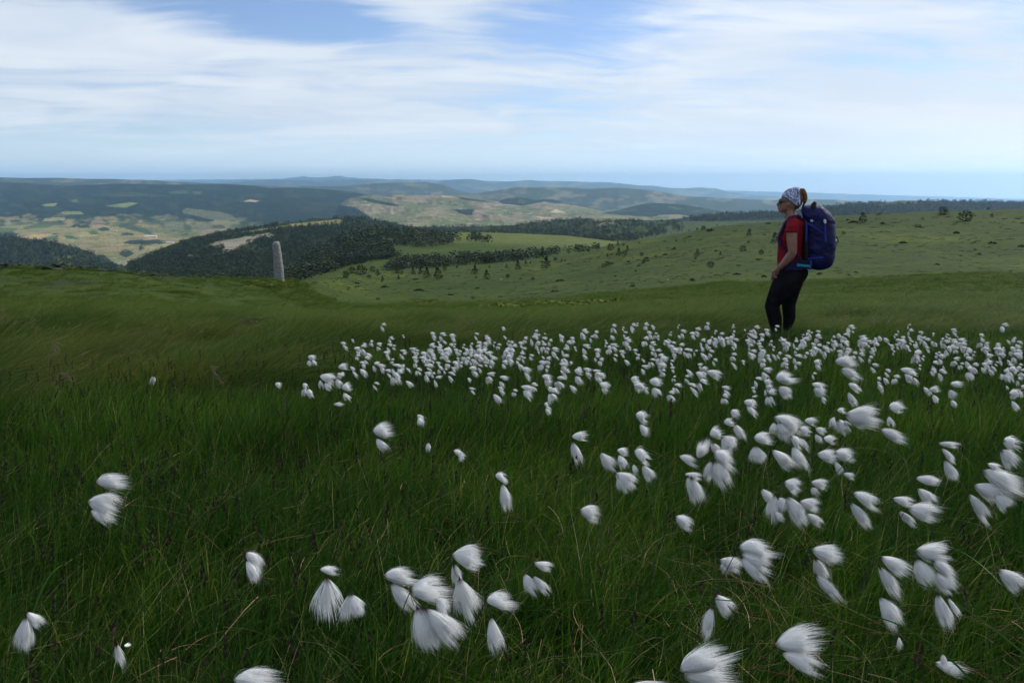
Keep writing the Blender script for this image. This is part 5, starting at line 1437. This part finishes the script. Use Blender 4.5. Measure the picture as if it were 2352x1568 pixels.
def hrings(bm, rings, seg=28, pw=2.3):
    """horizontal rings (z, xfront, xback, half width, y centre)"""
    R_ = []
    for r_ in rings:
        z, xf, xb, hw = r_[:4]; yc = r_[4] if len(r_) > 4 else 0
        ring = []
        for q in range(seg):
            a = q / seg * 2 * math.pi
            c, s_ = math.cos(a), math.sin(a); m_ = (abs(c) ** pw + abs(s_) ** pw) ** (-1 / pw)
            ring.append(bm.verts.new(((xf + xb) / 2 + (xf - xb) / 2 * c * m_, yc + hw * s_ * m_, z)))
        R_.append(ring)
    for i in range(len(R_) - 1):
        for q in range(seg): bm.faces.new((R_[i][q], R_[i][(q + 1) % seg], R_[i + 1][(q + 1) % seg], R_[i + 1][q]))
    bm.faces.new(R_[0]); bm.faces.new(R_[-1])
def finish(bm, name, m, parent, voxel=None, smooth=4, disp=0.0, dscale=.1, factor=.6):
    bmesh.ops.recalc_face_normals(bm, faces=bm.faces)
    me = bpy.data.meshes.new(name); bm.to_mesh(me); bm.free()
    if voxel:
        t_ = bpy.data.objects.new('tmp', me); COL.objects.link(t_)
        r_ = t_.modifiers.new('r', 'REMESH'); r_.mode = 'VOXEL'; r_.voxel_size = voxel; r_.use_smooth_shade = True
        if smooth:
            s_ = t_.modifiers.new('s', 'SMOOTH'); s_.iterations = smooth; s_.factor = factor
        dg = bpy.context.evaluated_depsgraph_get()
        me2 = bpy.data.meshes.new_from_object(t_.evaluated_get(dg))
        bpy.data.objects.remove(t_); bpy.data.meshes.remove(me); me = me2; me.name = name
    if disp:
        vs = np.zeros(len(me.vertices) * 3); me.vertices.foreach_get('co', vs); vs = vs.reshape(-1, 3)
        ns = np.zeros(len(me.vertices) * 3); me.vertices.foreach_get('normal', ns); ns = ns.reshape(-1, 3)
        f = vn.fbm(vs[:, 0] / dscale + vs[:, 1] * 3 + 50, vs[:, 2] / dscale * 1.6 + vs[:, 1] / dscale * .6 + 50, 4) - .5
        vs += ns * (f * disp)[:, None]; me.vertices.foreach_set('co', vs.ravel())
    me.materials.clear(); me.materials.append(m)
    me.polygons.foreach_set('use_smooth', np.ones(len(me.polygons), bool))
    return link(name, me, parent)

m_skin, k, b = mat('skin', (.42, .22, .15), .55, .4)
b.inputs['Subsurface Weight'].default_value = .1
t = k.new('ShaderNodeTexCoord'); k.l.new(k.mix(k.ramp(k.noise(t.outputs['Object'], 9, 3), .3, .7), (.17, .08, .055), (.23, .118, .085)), b.inputs['Base Color'])
m_hair = mottled('red_brown_hair', (.07, .032, .014), (.16, .082, .036), 30)
def cloth(name, c1, c2, sc, bump=.5, bs=30, rough=.9):
    return mottled(name, c1, c2, sc, rough, .2, bump, bs)
m_red = cloth('red_shirt_cotton', (.15, .004, .010), (.20, .006, .014), 6, .6, 14)
m_blk = cloth('black_leggings', (.006, .006, .008), (.011, .011, .014), 5, .3, 12)
m_blk.node_tree.nodes['Principled BSDF'].inputs['Specular IOR Level'].default_value = .05
m_pack = cloth('indigo_pack_nylon', (.004, .005, .042), (.007, .009, .072), 4, .9, 9, .6)
m_packd = cloth('dark_indigo_webbing', (.012, .009, .05), (.02, .015, .075), 8, .4, 40)
m_strapb = cloth('blue_webbing', (.018, .03, .22), (.025, .042, .28), 8, .3, 40)
m_teal = mat('teal_webbing', (.01, .22, .24), .6, .3)[0]
m_buckle = mat('grey_plastic_buckle', (.45, .47, .50), .4, .5)[0]
m_blackf = cloth('black_fabric', (.01, .01, .012), (.018, .018, .02), 8, .4, 30)
m_glass = mat('dark_lens', (.004, .004, .005), .15, .6)[0]
m_scarf, k, b = mat('patterned_scarf', (.6, .65, .8), .85, .2)
t = k.new('ShaderNodeTexCoord')
v_ = k.noise(t.outputs['Object'], 32, 3, .7, dist=1.5); v2 = k.noise(t.outputs['Object'], 17, 3, .6, dist=1.2)
c = k.mix(k.ramp(v_, .50, .56), (.42, .47, .62), (.02, .03, .09))
c = k.mix(k.ramp(v2, .55, .60), c, (.10, .15, .33))
k.l.new(c, b.inputs['Base Color'])

wy = 8.8
foot = at(1797, 778, wy)
hz0 = float(ground(foot[0], foot[1], False))
FIG = (at(1806, 430, wy)[2] - foot[2]) / 1.70
hk = empty('person', (foot[0], foot[1], foot[2]), math.pi - math.atan2(foot[0], foot[1]))
hk.scale = (FIG, FIG, FIG)
tag(hk, 'woman in red t-shirt, black leggings, patterned headscarf and sunglasses, standing in profile with hand in pocket', 'person')
hk['label'] = 'woman in red t-shirt, black leggings and patterned headscarf, looking out to the left'

# body: head, neck, arms, hands, one skin
bm = bmesh.new()
hd = [(hz(121), hx(450), hx(500), .028), (hz(130), hx(428), hx(522), .050), (hz(148), hx(404), hx(545), .066), (hz(175), hx(385), hx(560), .074), (hz(205), hx(376), hx(564), .077), (hz(232), hx(372), hx(562), .076),
      (hz(250), hx(371), hx(556), .073), (hz(270), hx(366), hx(546), .069), (hz(290), hx(366), hx(532), .064), (hz(308), hx(366), hx(518), .057), (hz(322), hx(366), hx(500), .046), (hz(333), hx(372), hx(480), .034), (hz(341), hx(385), hx(462), .02)]
hrings(bm, hd, 28, 2.1)
tube(bm, [((hx(378), 0, hz(232)), .012, .011), ((hx(360), 0, hz(252)), .012, .013), ((hx(346), 0, hz(268)), .012, .017), ((hx(352), 0, hz(280)), .011, .016), ((hx(372), 0, hz(282)), .012, .014)], 10)   # nose
tube(bm, [((hx(362), -.020, hz(297)), .008, .008), ((hx(357), 0, hz(297)), .009, .012), ((hx(362), .020, hz(297)), .008, .008)], 8)      # lips
tube(bm, [((hx(364), -.018, hz(308)), .007, .008), ((hx(360), 0, hz(308)), .009, .012), ((hx(364), .018, hz(308)), .007, .008)], 8)
tube(bm, [((hx(372), -.012, hz(327)), .014, .014), ((hx(370), .012, hz(327)), .014, .014)], 8)                                              # chin
tube(bm, [((hx(372), -.04, hz(226)), .010, .012), ((hx(366), 0, hz(224)), .010, .012), ((hx(372), .04, hz(226)), .010, .012)], 8)        # brow
for sy_ in (1, -1):                                                                                                                        # ears
    tube(bm, [((hx(448), .070 * sy_, hz(282)), .010, .006), ((hx(442), .078 * sy_, hz(262)), .013, .007), ((hx(446), .080 * sy_, hz(246)), .012, .006)], 8)
tube(bm, [((hx(455), 0, hz(300)), .056, .055), ((hx(462), 0, hz(345)), .056, .056), ((hx(480), 0, hz(385)), .065, .075), ((hx(500), 0, hz(430)), .085, .12), ((hx(500), 0, hz(520)), .09, .13)], 20)  # neck into the chest
SH, EL, WR = (hx(490), .175, hz(435)), (hx(505), .225, hz(685)), (hx(392), .185, hz(838))
tube(bm, [((hx(495), .13, hz(430)), .05, .05), (SH, .056, .056), ((hx(490), .205, hz(500)), .060, .054), ((hx(493), .215, hz(580)), .056, .050), ((hx(503), .225, hz(650)), .048, .045), (EL, .048, .043),
          ((hx(486), .222, hz(722)), .048, .042), ((hx(452), .21, hz(770)), .042, .037), ((hx(415), .195, hz(815)), .031, .027), (WR, .026, .023), ((hx(380), .18, hz(855)), .028, .024)], 18)
SR = [((hx(500), -.13, hz(430)), .05, .05), ((hx(490), -.175, hz(440)), .055, .055), ((hx(495), -.215, hz(560)), .05, .048), ((hx(492), -.225, hz(690)), .044, .042), ((hx(455), -.20, hz(800)), .036, .034), ((hx(392), -.165, hz(890)), .026, .024), ((hx(368), -.15, hz(915)), .026, .022)]
tube(bm, SR, 16)
# left hand: palm at the pocket, fingers curling in, thumb hooked in front
tube(bm, [((hx(384), .178, hz(848)), .026, .020), ((hx(370), .172, hz(870)), .033, .018), ((hx(372), .165, hz(892)), .030, .016)], 14)
for j, (oy, ln) in enumerate(((.188, .9), (.176, 1.0), (.164, .96), (.152, .8))):
    tube(bm, [((hx(362 + j * 5), oy, hz(878)), .010, .009), ((hx(352 + j * 6), oy - .002, hz(898)), .0095, .0085), ((hx(360 + j * 6), oy - .012, hz(898 + 22 * ln)), .0085, .008), ((hx(378 + j * 5), oy - .02, hz(898 + 26 * ln)), .0075, .007)], 8)
tube(bm, [((hx(372), .190, hz(852)), .012, .011), ((hx(350), .196, hz(862)), .011, .010), ((hx(340), .190, hz(884)), .009, .0085)], 8)
# right hand hanging past the far thigh
tube(bm, [((hx(362), -.15, hz(905)), .024, .018), ((hx(352), -.148, hz(930)), .030, .016), ((hx(350), -.145, hz(948)), .028, .014)], 14)
for j, (ox, ln) in enumerate(((-12, .9), (-3, 1.0), (6, .95), (14, .78))):
    tube(bm, [((hx(350 + ox), -.146, hz(944)), .009, .0085), ((hx(346 + ox), -.142, hz(962)), .0085, .008), ((hx(348 + ox), -.134, hz(962 + 20 * ln)), .0075, .007), ((hx(354 + ox), -.124, hz(962 + 34 * ln)), .0065, .006)], 8)
tube(bm, [((hx(345), -.135, hz(920)), .011, .010), ((hx(336), -.125, hz(940)), .009, .009), ((hx(338), -.120, hz(958)), .008, .008)], 8)
body = finish(bm, 'body', m_skin, hk, .0055, 3, factor=.5)

# red t-shirt
bm = bmesh.new()
hrings(bm, [(hz(862), hx(398), hx(625), .160), (hz(820), hx(384), hx(612), .155), (hz(770), hx(376), hx(602), .146), (hz(720), hx(374), hx(598), .140), (hz(660), hx(374), hx(600), .142), (hz(610), hx(369), hx(602), .150),
            (hz(575), hx(367), hx(602), .158), (hz(545), hx(374), hx(602), .162), (hz(500), hx(392), hx(604), .168), (hz(455), hx(414), hx(602), .172), (hz(420), hx(432), hx(596), .165), (hz(395), hx(446), hx(580), .135), (hz(378), hx(440), hx(560), .095), (hz(366), hx(432), hx(545), .072)], 32, 2.35)
for sy_ in (1, -1):
    tube(bm, [((hx(500), .12 * sy_, hz(425)), .062, .062), ((hx(492), .175 * sy_, hz(430)), .070, .066), ((hx(490), .200 * sy_, hz(470)), .072, .064), ((hx(488), .208 * sy_, hz(508)), .072, .063)], 20)
for q in ((.055, 568), (-.055, 568)):
    tube(bm, [((hx(400), q[0], hz(555)), .05, .06), ((hx(376), q[0], hz(q[1])), .028, .04)], 14)
finish(bm, 't_shirt', m_red, hk, .0065, 4, .012, .07)

# leggings
bm = bmesh.new()
hrings(bm, [(hz(838), hx(402), hx(632), .152), (hz(860), hx(400), hx(652), .166), (hz(900), hx(390), hx(655), .176), (hz(940), hx(380), hx(640), .178), (hz(975), hx(374), hx(612), .172)], 30, 2.3)
tube(bm, [((hx(500), .085, hz(900)), .12, .092), ((hx(462), .09, hz(980)), .140, .094), ((hx(415), .092, hz(1070)), .118, .086), ((hx(372), .09, hz(1150)), .088, .074), ((hx(360), .088, hz(1195)), .083, .067), ((hx(372), .088, hz(1245)), .078, .062),
          ((hx(392), .088, hz(1310)), .076, .061), ((hx(402), .088, hz(1370)), .068, .055), ((hx(412), .088, hz(1430)), .050, .045), ((hx(420), .088, hz(1475)), .040, .038)], 22)
tube(bm, [((hx(545), -.085, hz(900)), .115, .092), ((hx(528), -.088, hz(980)), .112, .094), ((hx(515), -.09, hz(1070)), .098, .084), ((hx(507), -.09, hz(1150)), .084, .072), ((hx(505), -.09, hz(1195)), .077, .066), ((hx(512), -.09, hz(1250)), .073, .062),
          ((hx(518), -.09, hz(1310)), .070, .060), ((hx(512), -.09, hz(1370)), .058, .052), ((hx(500), -.09, hz(1430)), .043, .042), ((hx(492), -.09, hz(1475)), .037, .037)], 22)
finish(bm, 'leggings', m_blk, hk, .008, 5, .006, .09)
for sx_, sy_, ln in ((418, .088, 1), (490, -.09, 1)):
    bm = bmesh.new()
    tube(bm, [((hx(sx_ + 28), sy_, hz(1492)), .030, .034), ((hx(sx_ - 5), sy_, hz(1490)), .036, .042), ((hx(sx_ - 60), sy_, hz(1497)), .026, .046), ((hx(sx_ - 120), sy_, hz(1501)), .018, .038)], 16)
    tube(bm, [((hx(sx_), sy_, hz(1495)), .045, .045), ((hx(sx_ + 2), sy_, hz(1455)), .044, .044)], 16)
    finish(bm, 'boot', m_blackf, hk, .007, 3)

# hair, ponytail, scarf, sunglasses
bm = bmesh.new()
hrings(bm, [(hz(140), hx(445), hx(526), .050), (hz(155), hx(415), hx(552), .068), (hz(182), hx(388), hx(564), .078), (hz(215), hx(384), hx(568), .083), (hz(232), hx(404), hx(566), .081), (hz(262), hx(468), hx(560), .075), (hz(290), hx(478), hx(542), .062), (hz(306), hx(488), hx(530), .045)], 26, 2.1)
hr = finish(bm, 'hair', m_hair, hk, .0055, 3, .006, .02)
bm = bmesh.new()
tube(bm, [((hx(535), 0, hz(135)), .020, .022), ((hx(556), 0, hz(140)), .026, .030), ((hx(573), 0, hz(170)), .028, .034), ((hx(582), 0, hz(215)), .026, .032), ((hx(580), 0, hz(250)), .016, .022)], 14)
tube(bm, [((hx(580), 0, hz(245)), .010, .014), ((hx(572), 0, hz(272)), .012, .015), ((hx(556), 0, hz(300)), .004, .006)], 10)
finish(bm, 'ponytail', m_hair, hk, .005, 2, .008, .015)
bm = bmesh.new()
def band_pt(u_, a):      # scarf band: runs from the forehead over the ear to the nape
    pass
sc_front = [(385, 196), (395, 170), (430, 140), (488, 114), (528, 120)]
sc_back = [(400, 190), (440, 222), (480, 252), (515, 282), (548, 276)]
NSC, NA = 16, 21
R_ = []
for i in range(NSC + 1):
    t = i / NSC
    def lerp(L_, t):
        q = t * (len(L_) - 1); j = min(int(q), len(L_) - 2); f = q - j
        return (L_[j][0] * (1 - f) + L_[j + 1][0] * f, L_[j][1] * (1 - f) + L_[j + 1][1] * f)
    tp_, bt_ = lerp(sc_front, t), lerp(sc_back, t)
    ring = []
    for q in range(NA):
        a = math.pi * q / (NA - 1)                 # left temple over the crown to the right temple
        s_ = math.sin(a) ** .5
        zx_ = bt_[0] * (1 - s_) + tp_[0] * s_; zy_ = bt_[1] * (1 - s_) + tp_[1] * s_
        hw = .089 if 0 < i < NSC else .084
        xr = (zx_ - 468) / 100.0
        hw *= math.sqrt(max(.12, 1 - xr * xr * .75))
        puff = 1 + .05 * math.sin(q * 2.3 + i * 1.4) * .6
        ring.append(bm.verts.new((hx(zx_), math.copysign(abs(math.cos(a)) ** .75, math.cos(a)) * hw * puff, hz(zy_))))
    R_.append(ring)
for i in range(NSC):
    for q in range(NA - 1): bm.faces.new((R_[i][q], R_[i][q + 1], R_[i + 1][q + 1], R_[i + 1][q]))
bmesh.ops.recalc_face_normals(bm, faces=bm.faces)
me = bpy.data.meshes.new('headscarf'); bm.to_mesh(me); bm.free(); me.materials.append(m_scarf); me.polygons.foreach_set('use_smooth', np.ones(len(me.polygons), bool))
sc = link('headscarf', me, hk); so = sc.modifiers.new('t', 'SOLIDIFY'); so.thickness = .012; so.offset = 0; sc.modifiers.new('u', 'SUBSURF').render_levels = 1
dm = sc.modifiers.new('d', 'DISPLACE'); tx2 = bpy.data.textures.new('folds', 'CLOUDS'); tx2.noise_scale = .03; dm.texture = tx2; dm.strength = .014
# sunglasses
gl = empty('sunglasses'); gl.parent = hk
def boxm(name, pts, m, parent, th):
    """flat strip through 3d points with width and thickness"""
    bm = bmesh.new(); R_ = []
    for (p, hw, n_) in pts:
        p = Vector(p); n_ = Vector(n_).normalized()
        R_.append((p, hw, n_))
    rings = []
    for i, (p, hw, n_) in enumerate(R_):
        d = (R_[min(i + 1, len(R_) - 1)][0] - R_[max(i - 1, 0)][0]).normalized()
        s_ = d.cross(n_).normalized()
        rings.append([bm.verts.new(p + s_ * hw * a + n_ * th * b_ * .5) for a, b_ in ((-1, -1), (1, -1), (1, 1), (-1, 1))])
    for i in range(len(rings) - 1):
        for q in range(4): bm.faces.new((rings[i][q], rings[i][(q + 1) % 4], rings[i + 1][(q + 1) % 4], rings[i + 1][q]))
    bm.faces.new(rings[0]); bm.faces.new(rings[-1])
    bmesh.ops.recalc_face_normals(bm, faces=bm.faces)
    me = bpy.data.meshes.new(name); bm.to_mesh(me); bm.free(); me.materials.append(m)
    o = link(name, me, parent); bv = o.modifiers.new('b', 'BEVEL'); bv.width = min(th * .3, .003); bv.segments = 2
    return o
for sy_ in (1, -1):
    boxm('lens', [((hx(362), .008 * sy_, hz(240)), .021, (1, 0, .0)), ((hx(359), .030 * sy_, hz(240)), .024, (1, .1 * sy_, 0)), ((hx(366), .058 * sy_, hz(239)), .022, (.8, .5 * sy_, 0)), ((hx(374), .068 * sy_, hz(236)), .018, (.4, .9 * sy_, 0))], m_glass, gl, .005)
    boxm('temple_arm', [((hx(366), .066 * sy_, hz(230)), .009, (0, sy_, 0)), ((hx(390), .080 * sy_, hz(228)), .009, (0, sy_, 0)), ((hx(448), .086 * sy_, hz(233)), .006, (0, sy_, 0))], m_glass, gl, .004)
boxm('bridge', [((hx(361), -.010, hz(232)), .005, (1, 0, 0)), ((hx(360), .010, hz(232)), .005, (1, 0, 0))], m_glass, gl, .004)
bm = bmesh.new(); bmesh.ops.create_icosphere(bm, subdivisions=1, radius=.005, matrix=Matrix.Translation((hx(444), .080, hz(303))))
finish(bm, 'earring', m_buckle, hk)

# ------------------------------------------------------------------ backpack (a thing of its own)
bp = empty('backpack', (foot[0], foot[1], foot[2]), math.pi - math.atan2(foot[0], foot[1])); bp.scale = (FIG, FIG, FIG)
tag(bp, 'large indigo trekking backpack with grey buckles, worn on the back of the woman', 'backpack')
bm = bmesh.new()
hrings(bm, [(hz(845), hx(664), hx(775), .085), (hz(828), hx(655), hx(822), .125), (hz(800), hx(645), hx(848), .148), (hz(770), hx(636), hx(858), .158), (hz(720), hx(622), hx(868), .166), (hz(650), hx(610), hx(871), .170), (hz(580), hx(603), hx(867), .170), (hz(510), hx(600), hx(856), .166), (hz(450), hx(596), hx(846), .162), (hz(420), hx(592), hx(841), .156)], 36, 2.7)
bm2 = finish(bm, 'main_bag', m_pack, bp, .008, 6, .030, .11)
bm = bmesh.new()
hrings(bm, [(hz(432), hx(588), hx(846), .156), (hz(400), hx(580), hx(846), .160), (hz(365), hx(560), hx(828), .155), (hz(330), hx(548), hx(802), .145), (hz(300), hx(552), hx(768), .125), (hz(280), hx(576), hx(735), .095), (hz(268), hx(615), hx(700), .055)], 34, 2.5)
finish(bm, 'lid', m_pack, bp, .008, 5, .034, .09)
bm = bmesh.new()     # dark back panel against the shirt
hrings(bm, [(hz(840), hx(628), hx(690), .12), (hz(760), hx(600), hx(660), .135), (hz(600), hx(590), hx(640), .14), (hz(450), hx(572), hx(630), .13), (hz(390), hx(560), hx(620), .11)], 20, 3)
finish(bm, 'back_panel', m_blackf, bp, .009, 3)
bm = bmesh.new()
tube(bm, [((hx(650), .05, hz(340)), .03, .08), ((hx(655), .05, hz(300)), .032, .085), ((hx(660), .05, hz(262)), .026, .07), ((hx(668), .05, hz(243)), .020, .055)], 10)
finish(bm, 'black_flap', m_blackf, bp, .006, 1, .012, .03)
sp = [((hx(572), .105, hz(395)), .026, (-.2, .2, 1)), ((hx(535), .115, hz(362)), .028, (.1, .1, 1)), ((hx(490), .125, hz(368)), .029, (.5, .1, 1)), ((hx(450), .128, hz(398)), .028, (1, .2, .8)), ((hx(418), .120, hz(445)), .026, (1, .2, .2)), ((hx(398), .115, hz(505)), .024, (1, .3, .1)), ((hx(378), .112, hz(560)), .02, (1, .4, 0)), ((hx(392), .135, hz(620)), .014, (.7, .8, 0)), ((hx(450), .158, hz(680)), .010, (.1, 1, 0)), ((hx(540), .160, hz(705)), .012, (0, 1, 0)), ((hx(600), .150, hz(775)), .018, (0, 1, 0))]
for sy_ in (1, -1):
    boxm('shoulder_strap', [((p[0], p[1] * sy_, p[2]), w_, (n_[0], n_[1] * sy_, n_[2])) for p, w_, n_ in sp], m_packd, bp, .018)
    boxm('hip_belt', [((hx(655), .150 * sy_, hz(790)), .045, (-.1, sy_, 0)), ((hx(600), .172 * sy_, hz(800)), .050, (0, sy_, 0)), ((hx(530), .172 * sy_, hz(808)), .050, (0, sy_, 0)), ((hx(460), .160 * sy_, hz(818)), .036, (.3, sy_, 0)), ((hx(405), .110 * sy_, hz(830)), .018, (1, .8 * sy_, 0)), ((hx(388), .03 * sy_, hz(832)), .014, (1, .1 * sy_, 0))], m_packd, bp, .022)
    boxm('side_strap', [((hx(606), .158 * sy_, hz(410)), .007, (0, sy_, 0)), ((hx(612), .168 * sy_, hz(500)), .008, (0, sy_, 0)), ((hx(614), .172 * sy_, hz(585)), .008, (0, sy_, 0))], m_strapb, bp, .005)
    boxm('lid_strap', [((hx(752), .152 * sy_, hz(380)), .008, (0, sy_, .2)), ((hx(760), .168 * sy_, hz(430)), .008, (0, sy_, 0)), ((hx(768), .172 * sy_, hz(510)), .009, (0, sy_, 0)), ((hx(778), .174 * sy_, hz(590)), .009, (0, sy_, 0))], m_strapb, bp, .006)
    bk = boxm('buckle', [((hx(754), .172 * sy_, hz(392)), .011, (0, sy_, 0)), ((hx(758), .176 * sy_, hz(408)), .014, (0, sy_, 0)), ((hx(762), .176 * sy_, hz(425)), .011, (0, sy_, 0))], m_buckle, bp, .008)
    boxm('compression_strap', [((hx(606), .165 * sy_, hz(424)), .006, (0, sy_, 0)), ((hx(690), .172 * sy_, hz(468)), .007, (0, sy_, 0)), ((hx(752), .172 * sy_, hz(512)), .007, (0, sy_, 0))], m_strapb, bp, .005)
    boxm('lower_strap', [((hx(640), .166 * sy_, hz(742)), .007, (0, sy_, 0)), ((hx(740), .172 * sy_, hz(728)), .008, (0, sy_, 0)), ((hx(830), .130 * sy_, hz(712)), .008, (-.6, sy_, 0)), ((hx(864), .07 * sy_, hz(700)), .008, (-1, .4 * sy_, 0))], m_strapb, bp, .005)
boxm('teal_strap', [((hx(562), .186, hz(800)), .012, (0, 1, 0)), ((hx(610), .190, hz(803)), .011, (0, 1, 0)), ((hx(662), .182, hz(806)), .011, (0, 1, 0))], m_teal, bp, .008)
boxm('belt_buckle', [((hx(556), .190, hz(788)), .010, (0, 1, 0)), ((hx(566), .190, hz(812)), .012, (0, 1, 0))], m_teal, bp, .012)
boxm('belt_webbing', [((hx(668), .176, hz(755)), .012, (0, 1, 0)), ((hx(664), .180, hz(840)), .013, (0, 1, 0))], m_strapb, bp, .006)
boxm('belt_pocket', [((hx(640), .150, hz(740)), .018, (0, 1, 0)), ((hx(645), .165, hz(790)), .022, (0, 1, 0))], m_blackf, bp, .02)
boxm('chest_strap', [((hx(412), .10, hz(523)), .009, (1, .3, 0)), ((hx(388), .05, hz(524)), .009, (1, .1, 0)), ((hx(384), 0, hz(524)), .009, (1, 0, 0)), ((hx(388), -.05, hz(524)), .009, (1, -.1, 0)), ((hx(412), -.10, hz(523)), .009, (1, -.3, 0))], m_blackf, bp, .006)
boxm('chest_buckle', [((hx(392), .055, hz(524)), .011, (1, .3, 0)), ((hx(386), .022, hz(524)), .011, (1, .1, 0))], m_buckle, bp, .010)
boxm('loose_strap_end', [((hx(388), .02, hz(524)), .009, (0, .3, 1)), ((hx(368), .025, hz(526)), .008, (0, .3, 1)), ((hx(350), .03, hz(536)), .006, (.5, .3, 1))], m_blackf, bp, .004)
boxm('shoulder_mark', [((hx(505), .135, hz(366)), .006, (.4, .3, 1)), ((hx(528), .13, hz(362)), .006, (.2, .3, 1))], m_buckle, bp, .004)
for zx_, zy_ in ((842, 520), (868, 578), (864, 698)):
    boxm('back_buckle', [((hx(zx_ - 14), .06, hz(zy_ + 3)), .010, (-.5, 1, 0)), ((hx(zx_ + 3), .035, hz(zy_)), .012, (-1, .3, 0))], m_buckle, bp, .010)
boxm('teal_loop', [((hx(846), .05, hz(446)), .003, (-.5, 1, 0)), ((hx(860), .045, hz(455)), .003, (-.5, 1, 0)), ((hx(850), .05, hz(478)), .003, (-.5, 1, 0))], m_teal, bp, .004)
boxm('teal_tab', [((hx(715), .075, hz(276)), .006, (0, .4, 1)), ((hx(735), .08, hz(290)), .006, (0, .4, 1))], m_teal, bp, .005)
# small pale emblem: a leaning four-armed star
V = [(hx(631), hz(394)), (hx(645), hz(399)), (hx(651), hz(391)), (hx(653), hz(402)), (hx(668), hz(404)), (hx(655), hz(410)), (hx(657), hz(426)), (hx(646), hz(412)), (hx(633), hz(420)), (hx(640), hz(406))]
bm = bmesh.new()
f = bm.faces.new([bm.verts.new((x_, .1785, z_)) for x_, z_ in V]); ex = bmesh.ops.extrude_face_region(bm, geom=[f])
bmesh.ops.translate(bm, vec=(0, -.006, 0), verts=[v for v in ex['geom'] if isinstance(v, bmesh.types.BMVert)])
finish(bm, 'emblem', m_buckle, bp)
